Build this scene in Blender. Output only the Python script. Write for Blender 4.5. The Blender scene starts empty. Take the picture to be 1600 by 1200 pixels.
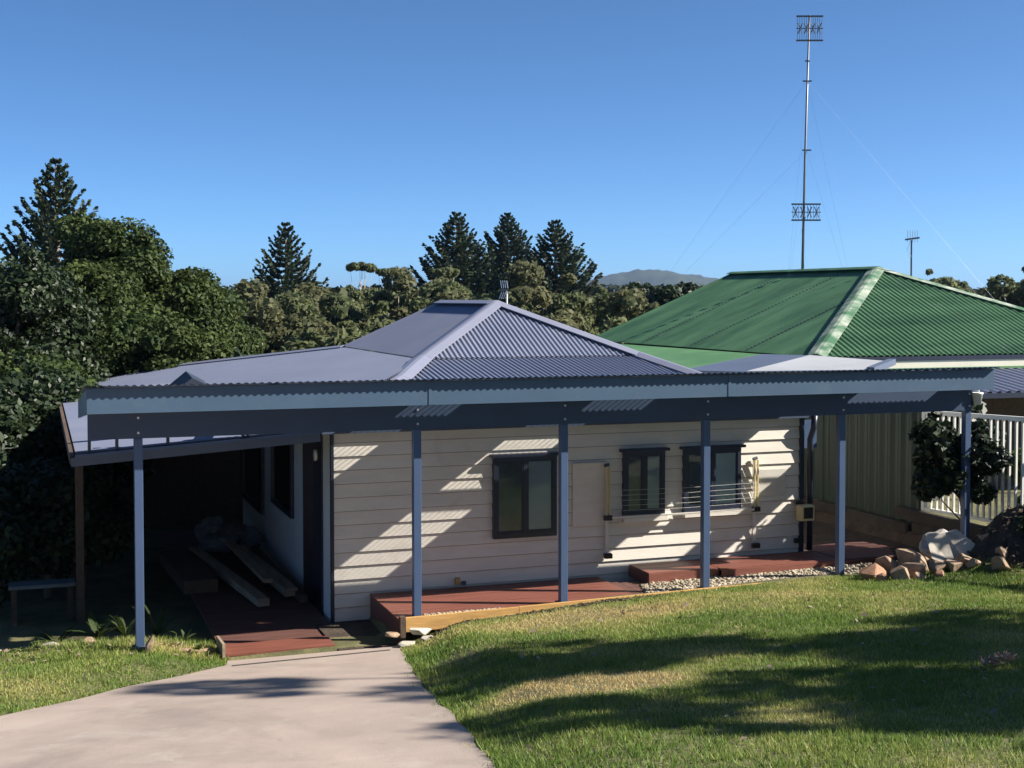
import bpy, math, random
import numpy as np
from math import sin, cos, pi, radians, sqrt
rnd = random.Random(7)
rng = np.random.default_rng(11)
sc = bpy.context.scene
COL = sc.collection

# ------------------------------------------------------------ camera, sky, sun
CZ = 3.66
cam = bpy.data.cameras.new('camera')
cam.sensor_width = 36.0
cam.lens = 36 * 2100 / 1600.0
cam.shift_y = -60 / 1600.0
cam.clip_end = 20000
cam.clip_start = 0.1
camo = bpy.data.objects.new('camera', cam)
COL.objects.link(camo)
camo.location = (0, 0, CZ)
camo.rotation_euler = (radians(90) - math.atan(74 / 2100.0), 0, -radians(19.65))
sc.camera = camo

SUN = np.array([1.0, -0.40, 0.73]); SUN /= np.linalg.norm(SUN)
EL = math.asin(SUN[2]); AZ = math.atan2(SUN[0], SUN[1])       # azimuth clockwise from +Y
w = bpy.data.worlds.new('World'); sc.world = w; w.use_nodes = True
nt = w.node_tree; nt.nodes.clear()
sky = nt.nodes.new('ShaderNodeTexSky'); sky.sky_type = 'NISHITA'; sky.sun_disc = False
sky.sun_elevation = EL; sky.sun_rotation = AZ
sky.altitude = 0; sky.air_density = 0.38; sky.dust_density = 0.5; sky.ozone_density = 8.0
bg = nt.nodes.new('ShaderNodeBackground'); bg.inputs[1].default_value = 0.088
wo = nt.nodes.new('ShaderNodeOutputWorld')
wb = nt.nodes.new('ShaderNodeVectorMath'); wb.operation = 'MULTIPLY'; wb.inputs[1].default_value = (0.97, 1.09, 1.0)
nt.links.new(sky.outputs[0], wb.inputs[0]); nt.links.new(wb.outputs[0], bg.inputs[0]); nt.links.new(bg.outputs[0], wo.inputs[0])
sl = bpy.data.lights.new('sun', 'SUN'); sl.energy = 5.0; sl.angle = radians(0.53); sl.color = (1.0, 0.93, 0.82)
slo = bpy.data.objects.new('sun', sl); COL.objects.link(slo)
slo.rotation_euler = (pi / 2 - EL, 0, pi - AZ)
slo.location = (30, -16, 25)
sc.view_settings.view_transform = 'Standard'; sc.view_settings.look = 'None'
sc.view_settings.gamma = 1; sc.view_settings.use_curve_mapping = False
sc.view_settings.exposure = 1.1

# ------------------------------------------------------------ helpers
WL = {}
def V3(a): return np.array(a, dtype=float)
def tag(o, label=None, cat=None, group=None, kind=None):
    if label: o['label'] = label
    if cat: o['category'] = cat
    if group: o['group'] = group
    if kind: o['kind'] = kind
    return o
def thing(name, label, cat, loc=(0, 0, 0), group=None):
    o = bpy.data.objects.new(name, None); COL.objects.link(o); o.location = loc
    o.empty_display_size = 0.2
    WL[o.name] = V3(loc)
    return tag(o, label, cat, group)
def fmesh(name, V, F, mat, parent=None, smooth=False, loc=None):
    V = np.asarray(V, dtype=np.float64).reshape(-1, 3)
    if parent is not None: off = WL[parent.name]
    elif loc is not None: off = V3(loc)
    else: off = np.zeros(3)
    me = bpy.data.meshes.new(name)
    V = V - off
    if isinstance(F, np.ndarray):
        n, k = F.shape
        me.vertices.add(len(V)); me.vertices.foreach_set('co', V.astype(np.float32).ravel())
        me.loops.add(n * k); me.loops.foreach_set('vertex_index', F.astype(np.int32).ravel())
        me.polygons.add(n)
        me.polygons.foreach_set('loop_start', np.arange(0, n * k, k, dtype=np.int32))
        me.polygons.foreach_set('loop_total', np.full(n, k, dtype=np.int32))
        me.update(calc_edges=True)
    else:
        me.from_pydata([tuple(v) for v in V], [], F); me.update()
    if smooth: me.polygons.foreach_set('use_smooth', np.ones(len(me.polygons), dtype=bool))
    me.materials.append(mat)
    o = bpy.data.objects.new(name, me); COL.objects.link(o)
    if parent is not None: o.parent = parent
    elif loc is not None: o.location = loc
    WL[o.name] = off
    return o
BF = [(0, 3, 2, 1), (4, 5, 6, 7), (0, 1, 5, 4), (1, 2, 6, 5), (2, 3, 7, 6), (3, 0, 4, 7)]
class MB:
    def __init__(s): s.v = []; s.f = []
    def add(s, V, F):
        b = len(s.v); s.v += [tuple(p) for p in V]; s.f += [tuple(i + b for i in q) for q in F]; return s
    def box(s, x0, x1, y0, y1, z0, z1):
        return s.add([(x0, y0, z0), (x1, y0, z0), (x1, y1, z0), (x0, y1, z0), (x0, y0, z1), (x1, y0, z1), (x1, y1, z1), (x0, y1, z1)], BF)
    def cbox(s, x0, x1, y0, y1, z0, z1, c=0.006):
        # box with chamfered vertical and top edges (about 44 triangles)
        r0 = [(x0 + c, y0), (x1 - c, y0), (x1, y0 + c), (x1, y1 - c), (x1 - c, y1), (x0 + c, y1), (x0, y1 - c), (x0, y0 + c)]
        mx, my = (x0 + x1) / 2, (y0 + y1) / 2
        def ins(p): return (p[0] + (c if p[0] < mx else -c), p[1] + (c if p[1] < my else -c))
        V = [(x, y, z0) for x, y in r0] + [(x, y, z1 - c) for x, y in r0] + [(*ins(p), z1) for p in r0]
        F = [tuple(range(7, -1, -1)), tuple(range(16, 24))]
        for k in (0, 8):
            for i in range(8): F.append((k + i, k + (i + 1) % 8, k + 8 + (i + 1) % 8, k + 8 + i))
        return s.add(V, F)
    def bar(s, p, q, w, h, up=(0, 0, 1)):
        p = V3(p); q = V3(q); d = q - p; d /= np.linalg.norm(d); up = V3(up)
        a = np.cross(d, up); a /= max(np.linalg.norm(a), 1e-9); b = np.cross(a, d)
        V = []
        for c in (p, q):
            for su, sv in ((-1, -1), (1, -1), (1, 1), (-1, 1)): V.append(c + a * su * w / 2 + b * sv * h / 2)
        return s.add(V, [(0, 1, 2, 3), (7, 6, 5, 4), (0, 4, 5, 1), (1, 5, 6, 2), (2, 6, 7, 3), (3, 7, 4, 0)])
    def tube(s, pts, r, n=6):
        pts = [V3(p) for p in pts]; m = len(pts)
        rr = r if hasattr(r, '__len__') else [r] * m
        V = []
        for i, p in enumerate(pts):
            d = pts[min(i + 1, m - 1)] - pts[max(i - 1, 0)]; d /= max(np.linalg.norm(d), 1e-9)
            u = np.cross(d, (0.0, 0.0, 1.0)) if abs(d[2]) < 0.95 else np.cross(d, (1.0, 0, 0)); u /= np.linalg.norm(u); t = np.cross(d, u)
            for k in range(n): V.append(p + rr[i] * (u * cos(2 * pi * k / n) + t * sin(2 * pi * k / n)))
        F = [(i * n + k, i * n + (k + 1) % n, (i + 1) * n + (k + 1) % n, (i + 1) * n + k) for i in range(m - 1) for k in range(n)]
        F += [tuple(range(n - 1, -1, -1)), tuple(range((m - 1) * n, m * n))]
        return s.add(V, F)
    def slab(s, pts, t):
        # polygon given counter-clockwise from above, thickened downward
        n = len(pts); V = [tuple(p) for p in pts] + [(p[0], p[1], p[2] - t) for p in pts]
        F = [tuple(range(n)), tuple(range(2 * n - 1, n - 1, -1))] + [(i, n + i, n + (i + 1) % n, (i + 1) % n) for i in range(n)]
        return s.add(V, F)
    def build(s, name, mat, parent=None, smooth=False, loc=None): return fmesh(name, s.v, s.f, mat, parent, smooth, loc)
def box(name, mat, parent, *a, c=None):
    m = MB(); (m.cbox(*a, c=c) if c else m.box(*a)); return m.build(name, mat, parent)

# ------------------------------------------------------------ materials
def mat(name, col, rough=0.6, var=0.12, scale=6.0, stretch=(1, 1, 1), bump=0.0, bscale=None, metal=0.0, col2=None, spec=0.5, detail=6):
    m = bpy.data.materials.new(name); m.use_nodes = True; n = m.node_tree.nodes; l = m.node_tree.links
    p = n['Principled BSDF']; p.inputs['Roughness'].default_value = rough; p.inputs['Metallic'].default_value = metal
    p.inputs['Specular IOR Level'].default_value = spec
    tc = n.new('ShaderNodeTexCoord'); mp = n.new('ShaderNodeMapping'); mp.inputs['Scale'].default_value = stretch
    l.new(tc.outputs['Object'], mp.inputs[0])
    nz = n.new('ShaderNodeTexNoise'); nz.inputs['Scale'].default_value = scale; nz.inputs['Detail'].default_value = detail
    nz.inputs['Roughness'].default_value = 0.62
    l.new(mp.outputs[0], nz.inputs[0])
    cr = n.new('ShaderNodeValToRGB'); cr.color_ramp.elements[0].position = 0.3; cr.color_ramp.elements[1].position = 0.7
    c = np.array(col); a = np.clip(c * (1 - var), 0, 1); b = np.clip(c * (1 + var), 0, 1) if col2 is None else np.array(col2)
    cr.color_ramp.elements[0].color = (*a, 1); cr.color_ramp.elements[1].color = (*b, 1)
    l.new(nz.outputs[0], cr.inputs[0]); l.new(cr.outputs[0], p.inputs['Base Color'])
    if bump:
        bz = n.new('ShaderNodeTexNoise'); bz.inputs['Scale'].default_value = bscale or scale * 4; bz.inputs['Detail'].default_value = 5
        l.new(mp.outputs[0], bz.inputs[0])
        bp = n.new('ShaderNodeBump'); bp.inputs['Strength'].default_value = bump; bp.inputs['Distance'].default_value = 0.02
        l.new(bz.outputs[0], bp.inputs['Height']); l.new(bp.outputs[0], p.inputs['Normal'])
    return m
def leafmat(name, dark, light, trans=0.3, nscale=0.6, rough=0.5, spec=0.35):
    m = bpy.data.materials.new(name); m.use_nodes = True; n = m.node_tree.nodes; l = m.node_tree.links
    p = n['Principled BSDF']; p.inputs['Roughness'].default_value = rough; p.inputs['Specular IOR Level'].default_value = spec
    g = n.new('ShaderNodeNewGeometry'); tc = n.new('ShaderNodeTexCoord')
    nz = n.new('ShaderNodeTexNoise'); nz.inputs['Scale'].default_value = nscale; nz.inputs['Detail'].default_value = 3
    l.new(tc.outputs['Object'], nz.inputs[0])
    mx = n.new('ShaderNodeMath'); mx.operation = 'MULTIPLY_ADD'; mx.inputs[1].default_value = 0.55
    l.new(g.outputs['Random Per Island'], mx.inputs[0])
    m2 = n.new('ShaderNodeMath'); m2.operation = 'MULTIPLY_ADD'; m2.inputs[1].default_value = 1.6; m2.inputs[2].default_value = -0.6
    l.new(nz.outputs[0], m2.inputs[0]); l.new(m2.outputs[0], mx.inputs[2])
    cr = n.new('ShaderNodeValToRGB'); cr.color_ramp.elements[0].color = (*dark, 1); cr.color_ramp.elements[1].color = (*light, 1)
    cr.color_ramp.elements[0].position = 0.05; cr.color_ramp.elements[1].position = 0.95
    l.new(mx.outputs[0], cr.inputs[0]); l.new(cr.outputs[0], p.inputs['Base Color'])
    tr = n.new('ShaderNodeBsdfTranslucent'); l.new(cr.outputs[0], tr.inputs[0])
    ms = n.new('ShaderNodeMixShader'); ms.inputs[0].default_value = trans
    l.new(p.outputs[0], ms.inputs[1]); l.new(tr.outputs[0], ms.inputs[2]); l.new(ms.outputs[0], n['Material Output'].inputs[0])
    return m
BLUE = (0.058, 0.098, 0.19)
M = {}
M['steel'] = mat('blue_grey_paint', BLUE, 0.42, 0.07, 3, bump=0.03, bscale=40)
M['beamshade'] = mat('blue_grey_paint_shade_tone', (0.036, 0.060, 0.112), 0.45, 0.08, 3, bump=0.03, bscale=40)  # post paint darkened to put the beam's shade into its colour
M['fascia'] = mat('fascia_paint', (0.064, 0.112, 0.178), 0.45, 0.06, 2, bump=0.02, bscale=30)
M['navy'] = mat('dark_navy_paint', (0.022, 0.028, 0.05), 0.35, 0.15, 4)
M['beam'] = mat('beam_paint', (0.03, 0.038, 0.055), 0.5, 0.1, 3)
M['roof'] = mat('grey_violet_roof', (0.165, 0.185, 0.262), 0.42, 0.06, 0.7, bump=0.0)
M['rooffl'] = mat('grey_violet_flashing', (0.22, 0.232, 0.305), 0.42, 0.08, 1.5)
M['gutter'] = mat('gutter_blue', (0.06, 0.085, 0.14), 0.4, 0.1, 3)
M['green'] = mat('faded_green_roof', (0.030, 0.115, 0.052), 0.6, 0.3, 1.1, stretch=(0.35, 1.5, 1), col2=(0.085, 0.20, 0.092), detail=12)
M['greenl'] = mat('pale_green_roof', (0.060, 0.175, 0.062), 0.6, 0.2, 0.7, col2=(0.095, 0.225, 0.085))
M['greencap'] = mat('worn_green_cap', (0.07, 0.2, 0.10), 0.65, 0.3, 2.6, col2=(0.42, 0.46, 0.38), detail=10)
M['greencap'].node_tree.nodes['Color Ramp'].color_ramp.elements[0].position = 0.42
M['greencap'].node_tree.nodes['Color Ramp'].color_ramp.elements[1].position = 0.66
M['zinc'] = mat('zinc_sheet', (0.42, 0.43, 0.45), 0.45, 0.08, 1.2)
M['bluesheet'] = mat('blue_grey_sheet', (0.10, 0.125, 0.19), 0.5, 0.1, 1.0)
M['cream'] = mat('cream_weatherboard', (0.69, 0.65, 0.58), 0.6, 0.09, 2.2, stretch=(0.5, 1, 2.5), bump=0.1, bscale=30)
M['cream2'] = mat('cream_patch', (0.58, 0.55, 0.50), 0.65, 0.09, 5.0)
M['creamw'] = mat('cream_wall', (0.66, 0.62, 0.53), 0.7, 0.06, 2.0)
M['fibro'] = mat('grey_side_cladding', (0.62, 0.66, 0.68), 0.65, 0.06, 2.0)
M['blind'] = mat('window_blind', (0.80, 0.82, 0.80), 0.7, 0.04, 2)
M['white'] = mat('white_powdercoat', (0.84, 0.83, 0.78), 0.4, 0.05, 3)
M['armcream'] = mat('cream_clothesline', (0.62, 0.52, 0.27), 0.45, 0.08, 6)
M['wire'] = mat('clothesline_cord', (0.75, 0.75, 0.72), 0.5, 0.03, 6)
M['black'] = mat('black_plastic', (0.012, 0.012, 0.014), 0.4, 0.1, 4)
M['alu'] = mat('aluminium', (0.55, 0.56, 0.58), 0.35, 0.1, 5, metal=0.7)
M['mast'] = mat('galvanised_mast', (0.22, 0.23, 0.25), 0.45, 0.2, 3, metal=0.4)
M['mastdark'] = mat('dark_mast', (0.07, 0.08, 0.10), 0.5, 0.1, 3)
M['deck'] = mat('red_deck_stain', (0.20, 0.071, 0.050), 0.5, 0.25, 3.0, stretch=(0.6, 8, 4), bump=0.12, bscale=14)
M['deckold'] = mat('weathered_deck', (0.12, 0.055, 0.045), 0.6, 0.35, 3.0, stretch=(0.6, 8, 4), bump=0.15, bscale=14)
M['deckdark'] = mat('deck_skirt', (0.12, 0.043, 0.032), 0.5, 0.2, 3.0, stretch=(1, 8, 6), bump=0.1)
M['pine'] = mat('yellow_sleeper', (0.52, 0.30, 0.10), 0.7, 0.2, 3.0, stretch=(0.8, 6, 6), bump=0.15)
M['timber'] = mat('rough_sawn_timber', (0.30, 0.24, 0.17), 0.75, 0.3, 2.5, stretch=(6, 0.6, 6), bump=0.2)
M['timberdark'] = mat('old_brown_timber', (0.09, 0.06, 0.042), 0.75, 0.3, 2.5, stretch=(6, 0.6, 6), bump=0.2)
M['concrete'] = mat('driveway_concrete', (0.345, 0.28, 0.245), 0.8, 0.10, 0.9, col2=(0.43, 0.345, 0.295), bump=0.12, bscale=60, detail=10)
def stain(m, col, scale, lo, hi, amt):
    n = m.node_tree.nodes; l = m.node_tree.links; p = n['Principled BSDF']; src = p.inputs['Base Color'].links[0].from_socket
    tc = n.new('ShaderNodeTexCoord'); z = n.new('ShaderNodeTexNoise'); z.inputs['Scale'].default_value = scale; z.inputs['Detail'].default_value = 9; z.inputs['Roughness'].default_value = 0.7; z.inputs['Distortion'].default_value = 0.6
    l.new(tc.outputs['Object'], z.inputs[0]); mr = n.new('ShaderNodeMapRange'); mr.inputs[1].default_value = lo; mr.inputs[2].default_value = hi; mr.inputs[4].default_value = amt; l.new(z.outputs[0], mr.inputs[0])
    mx = n.new('ShaderNodeMix'); mx.data_type = 'RGBA'; l.new(mr.outputs[0], mx.inputs[0]); l.new(src, mx.inputs[6]); mx.inputs[7].default_value = (*col, 1); l.new(mx.outputs[2], p.inputs['Base Color'])
stain(M['concrete'], (0.20, 0.165, 0.145), 0.55, 0.50, 0.68, 0.55); stain(M['concrete'], (0.15, 0.13, 0.11), 5.0, 0.60, 0.75, 0.5); stain(M['concrete'], (0.47, 0.42, 0.37), 1.7, 0.55, 0.75, 0.6)
stain(M['cream'], (0.42, 0.39, 0.33), 2.5, 0.55, 0.80, 0.5); stain(M['cream'], (0.30, 0.25, 0.19), 9.0, 0.66, 0.80, 0.6)
stain(M['fascia'], (0.11, 0.14, 0.17), 4.0, 0.55, 0.75, 0.45); stain(M['steel'], (0.11, 0.135, 0.17), 6.0, 0.58, 0.75, 0.4)
stain(M['green'], (0.17, 0.21, 0.17), 3.5, 0.58, 0.74, 0.55); stain(M['green'], (0.16, 0.09, 0.045), 1.2, 0.62, 0.78, 0.5); stain(M['greenl'], (0.13, 0.22, 0.10), 2.0, 0.5, 0.7, 0.5)
stain(M['roof'], (0.225, 0.235, 0.275), 1.3, 0.5, 0.75, 0.5);
M['drain'] = mat('drain_grate', (0.09, 0.085, 0.08), 0.7, 0.3, 30)
M['soil'] = mat('dark_soil', (0.055, 0.038, 0.027), 0.95, 0.45, 5, bump=0.9, bscale=22)
M['stone'] = mat('sandstone_rock', (0.36, 0.25, 0.165), 0.85, 0.3, 4, bump=0.6, bscale=9)
M['stoneb'] = mat('orange_sandstone', (0.34, 0.185, 0.115), 0.85, 0.25, 4, bump=0.6, bscale=9)
M['stonew'] = mat('pale_slab', (0.46, 0.42, 0.36), 0.75, 0.12, 3, bump=0.3, bscale=9)
M['plastic'] = mat('white_plastic_bag', (0.62, 0.60, 0.57), 0.4, 0.1, 5, bump=0.3, bscale=6)
M['pebble'] = mat('river_pebble', (0.50, 0.42, 0.31), 0.7, 0.3, 12, col2=(0.66, 0.58, 0.46))
stain(M['stone'], (0.10, 0.085, 0.06), 5.0, 0.45, 0.6, 0.7); stain(M['stoneb'], (0.16, 0.09, 0.055), 5.0, 0.48, 0.62, 0.7); stain(M['stonew'], (0.24, 0.21, 0.17), 5.0, 0.5, 0.65, 0.6)
M['fencegreen'] = mat('green_fence_steel', (0.026, 0.046, 0.033), 0.55, 0.25, 1.5, stretch=(1, 1, 0.5))
M['log'] = mat('retaining_log', (0.042, 0.034, 0.028), 0.9, 0.4, 4, bump=0.6, bscale=10)
M['bark'] = mat('grey_bark', (0.17, 0.14, 0.115), 0.9, 0.35, 3, stretch=(3, 3, 0.6), bump=0.6, bscale=8)
M['barkpale'] = mat('pale_gum_bark', (0.40, 0.35, 0.29), 0.85, 0.25, 2, stretch=(3, 3, 0.6), bump=0.3)
M['leafA'] = leafmat('glossy_leaf', (0.012, 0.028, 0.010), (0.085, 0.115, 0.030), 0.25, 0.7, 0.65, 0.2)
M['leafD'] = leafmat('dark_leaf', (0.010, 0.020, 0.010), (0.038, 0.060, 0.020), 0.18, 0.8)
M['leafP'] = leafmat('norfolk_needles', (0.018, 0.034, 0.020), (0.075, 0.10, 0.052), 0.12, 0.4, 0.6, 0.2)
M['leafG'] = leafmat('gum_leaf', (0.080, 0.105, 0.046), (0.22, 0.24, 0.115), 0.5, 0.22, 0.6, 0.25)
M['leafG2'] = leafmat('brown_gum_leaf', (0.082, 0.096, 0.044), (0.22, 0.215, 0.11), 0.5, 0.22, 0.6, 0.25)
M['leafL'] = leafmat('bright_shrub_leaf', (0.035, 0.065, 0.015), (0.16, 0.20, 0.05), 0.3, 1.0)
M['dry'] = leafmat('dry_leaf', (0.14, 0.10, 0.07), (0.42, 0.34, 0.27), 0.15, 3.0)
M['wood'] = leafmat('far_wood_leaf', (0.020, 0.030, 0.014), (0.070, 0.078, 0.036), 0.15, 0.05, 0.7, 0.1)
M['hill'] = mat('forested_hill', (0.022, 0.032, 0.018), 0.95, 0.4, 0.02, col2=(0.04, 0.05, 0.028))

def glassmat():
    m = bpy.data.materials.new('window_glass'); m.use_nodes = True; n = m.node_tree.nodes; l = m.node_tree.links
    n.remove(n['Principled BSDF'])
    tr = n.new('ShaderNodeBsdfTransparent'); tr.inputs[0].default_value = (0.90, 0.93, 0.95, 1)
    gl = n.new('ShaderNodeBsdfGlossy'); gl.inputs['Roughness'].default_value = 0.02; gl.inputs[0].default_value = (0.9, 0.95, 1, 1)
    fr = n.new('ShaderNodeFresnel'); fr.inputs[0].default_value = 1.5
    mx = n.new('ShaderNodeMixShader'); l.new(fr.outputs[0], mx.inputs[0]); l.new(tr.outputs[0], mx.inputs[1]); l.new(gl.outputs[0], mx.inputs[2])
    l.new(mx.outputs[0], n['Material Output'].inputs[0]); return m
M['glass'] = glassmat()
def clearmat(name, tint, lo, hi):
    # corrugated polycarbonate: clear face on, cloudy where the corrugation turns away
    m = bpy.data.materials.new(name); m.use_nodes = True; n = m.node_tree.nodes; l = m.node_tree.links
    p = n['Principled BSDF']; p.inputs['Base Color'].default_value = (0.5, 0.52, 0.55, 1); p.inputs['Roughness'].default_value = 0.2
    tr = n.new('ShaderNodeBsdfTransparent'); tr.inputs[0].default_value = (tint, tint, tint, 1)
    lw = n.new('ShaderNodeLayerWeight'); lw.inputs[0].default_value = 0.5
    mr = n.new('ShaderNodeMapRange'); mr.inputs[1].default_value = lo; mr.inputs[2].default_value = hi; mr.inputs[3].default_value = 0.05; mr.inputs[4].default_value = 0.95
    l.new(lw.outputs['Facing'], mr.inputs[0])
    mx = n.new('ShaderNodeMixShader'); l.new(mr.outputs[0], mx.inputs[0]); l.new(tr.outputs[0], mx.inputs[1]); l.new(p.outputs[0], mx.inputs[2])
    l.new(mx.outputs[0], n['Material Output'].inputs[0]); return m
M['clear'] = clearmat('clear_corrugated', 0.72, 0.40, 0.60)

# ------------------------------------------------------------ ground
def sst(a, b, x):
    t = np.clip((np.asarray(x, float) - a) / (b - a), 0, 1); return t * t * (3 - 2 * t)
LEFT = np.array([[1.80, 13.62], [1.77, 13.28], [1.30, 12.82], [0.77, 12.37], [0.21, 11.72], [-0.28, 11.26], [-1.2, 10.45], [-3.0, 9.3], [-6.0, 8.0], [-9.0, 7.2]])
RIGHT = np.array([[3.62, 13.60], [3.45, 12.9], [3.27, 12.0], [3.03, 10.7], [2.86, 9.6], [2.75, 8.74], [2.47, 7.2], [2.25, 5.0], [2.1, 2.0], [2.0, -3.0], [1.8, -12.0]])
def xr(Y): return np.interp(-np.asarray(Y, float), -RIGHT[:, 1], RIGHT[:, 0])
def xl(Y):
    o = LEFT[::-1]; return np.interp(Y, o[:, 1], o[:, 0])
def plane(Y):
    Y = np.asarray(Y, float); return 0.1515 * (13.6 - np.clip(Y, -4, 13.6))
def ground(X, Y):
    X = np.asarray(X, float); Y = np.asarray(Y, float)
    z = plane(Y) - 0.20 * sst(13.8, 16, Y)
    z = z - 8.6 * sst(24, 62, Y) - 3.5 * sst(60, 130, Y)
    R = sst(0.0, 0.75, X - xr(Y)) * (1 - sst(13.75, 14.0, Y)) * (Y < 14.2)
    z = z + R * (0.08 + (0.13 + 0.09 * sst(4.2, 6.5, X)) * sst(6.5, 13.2, Y)) + R * 0.05 * sst(5, 9, X)
    z = z + 0.25 * sst(13.7, 14.4, Y) * (1 - sst(16, 26, Y)) * sst(3.55, 3.7, X)
    L = sst(0.0, 0.8, xl(Y) - X) * (Y < 15)
    z = z + L * (0.04 + 0.10 * sst(11.5, 13.3, Y)) * (1 - sst(14.2, 15.0, Y))
    ond = (X > xl(Y)) & (X < xr(Y)) & (Y < 13.7)
    z = z - 0.035 * ond
    z = z + 0.36 * sst(11.2, 11.45, X) * (1 - sst(30, 45, Y)) * sst(8, 12, Y)
    mound = np.exp(-((X - 10.7) / 0.75) ** 2 - ((Y - 12.75) / 0.55) ** 2)
    z = z + 0.36 * mound
    z = z + 0.012 * np.sin(X * 2.3 + 1) * np.sin(Y * 1.9) * sst(0, 6, Y)
    return z
def axis(lo, hi, step, far, ratio=1.22):
    a = list(np.arange(lo, hi, step)); s = step; x = a[-1]
    up = []
    while x < far: s *= ratio; x += s; up.append(x)
    s = step; x = lo; dn = []
    while x > -far: s *= ratio; x -= s; dn.append(x)
    return np.array(dn[::-1] + a + up)
gx = axis(-6, 14, 0.11, 7000); gy = axis(3, 17, 0.11, 7000)
GX, GY = np.meshgrid(gx, gy, indexing='ij')
GV = np.stack([GX, GY, ground(GX, GY)], -1).reshape(-1, 3)
ny = len(gy); I, J = np.meshgrid(np.arange(len(gx) - 1), np.arange(ny - 1), indexing='ij')
b = (I * ny + J).ravel()
GF = np.stack([b, b + ny, b + ny + 1, b + 1], 1)
def groundmat():
    m = mat('lawn_soil', (0.085, 0.095, 0.034), 0.95, 0.35, 2.2, bump=0.7, bscale=30, col2=(0.19, 0.17, 0.075)); return m
M['ground'] = groundmat()
tag(fmesh('ground', GV, GF, M['ground'], smooth=True), kind='structure')

# driveway sheet between its two edges
ys = np.concatenate([np.linspace(13.62, 7.2, 60), np.linspace(7.0, -12, 40)])
DV, nx = [], 26
for y in ys:
    a, c = float(xl(y)) if y > 7.2 else -9.0, float(xr(y))
    for k in range(nx):
        t = k / (nx - 1); wob = 0.02 * sin(y * 7 + k) if k in (0, nx - 1) else 0
        x = a + (c - a) * t + wob
        DV.append((x, y, float(plane(y)) + 0.004))
b = np.array([i * nx + k for i in range(len(ys) - 1) for k in range(nx - 1)])
tag(fmesh('driveway', DV, np.stack([b, b + nx, b + nx + 1, b + 1], 1), M['concrete'], smooth=True), kind='structure')
# slot drain along the foot of the drive
dr = thing('slot_drain', 'narrow dark slot drain across the foot of the concrete driveway', 'drain', (2.6, 13.3, 0.05))
A0, A1 = V3((1.80, 13.17)), V3((3.42, 13.30))
for k in range(54):
    t = (k + 0.5) / 54; p = A0 + (A1 - A0) * t; z = float(plane(p[1])) + 0.008
    box('grate_bar', M['drain'], dr, p[0] - 0.009, p[0] + 0.009, p[1] - 0.014, p[1] + 0.014, z - 0.01, z + 0.003)
m = MB(); m.bar((*A0, float(plane(A0[1])) + 0.006), (*A1, float(plane(A1[1])) + 0.006), 0.03, 0.006); m.build('channel', M['black'], dr)

# ------------------------------------------------------------ corrugated sheets
def corr(name, mt, parent, p0, u, v, n, U0, U1, top, bot, pitch=0.0762, amp=0.009, seg=8, steps=1):
    """sheet across u from U0 to U1; ribs along v between top(u) and bot(u)"""
    p0, u, v, n = V3(p0), V3(u), V3(v), V3(n); n = n / np.linalg.norm(n)
    K = max(2, int(round((U1 - U0) / pitch * seg))); us = np.linspace(U0, U1, K + 1)
    h = amp * np.cos(2 * pi * us / pitch)
    rows = []
    for s in range(steps + 1):
        t = s / steps
        vv = np.array([top(x) + (bot(x) - top(x)) * t for x in us])
        rows.append(p0 + us[:, None] * u + vv[:, None] * v + h[:, None] * n)
    Vv = np.concatenate(rows); k = K + 1
    b = np.array([s * k + i for s in range(steps) for i in range(K)])
    return fmesh(name, Vv, np.stack([b, b + k, b + k + 1, b + 1], 1), mt, parent, smooth=True)
def lerp_poly(xs, ys): return lambda x: float(np.interp(x, xs, ys))

# ------------------------------------------------------------ the cottage
M['lap'] = mat('board_lap_shadow_gap', (0.24, 0.21, 0.18), 0.8, 0.2, 4)
H = thing('cottage', 'cream weatherboard cottage under a grey corrugated hip roof', 'house', (6.2, 15.0, 0))
X0, X1, YW = 3.20, 9.27, 15.0
nb, e = 14, 0.157
for i in range(nb):
    z0 = -0.03 + i * e + 0.009; zt = z0 + e - 0.009
    j = rnd.uniform(-0.0015, 0.0015)
    V = [(X0, YW - 0.030 + j, z0), (X1, YW - 0.030 - j, z0), (X1, YW - 0.008, zt), (X0, YW - 0.008, zt),
         (X0, YW - 0.006, z0), (X1, YW - 0.006, z0), (X1, YW + 0.002, zt), (X0, YW + 0.002, zt)]
    fmesh('weatherboard', V, [(0, 1, 2, 3), (5, 4, 7, 6), (0, 4, 5, 1), (3, 2, 6, 7), (0, 3, 7, 4), (1, 5, 6, 2)], M['cream'], H)
m = MB(); m.box(X0 + 0.01, X1 - 0.01, YW + 0.004, YW + 0.1, -0.25, 2.25); m.build('wall', M['lap'], H)
m = MB(); m.box(X1 - 0.10, X1 - 0.004, YW + 0.1, 22.0, -0.25, 2.25); m.box(X0 + 0.05, X1 - 0.1, 21.9, 22.0, -0.25, 2.25); m.build('rear_wall', M['creamw'], H)
box('corner_stop', M['navy'], H, X0 - 0.035, X0 - 0.001, YW - 0.04, YW + 0.02, -0.2, 2.15)
box('corner_stop', M['navy'], H, X1 + 0.001, X1 + 0.06, YW - 0.045, YW + 0.02, -0.1, 2.15)
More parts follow.
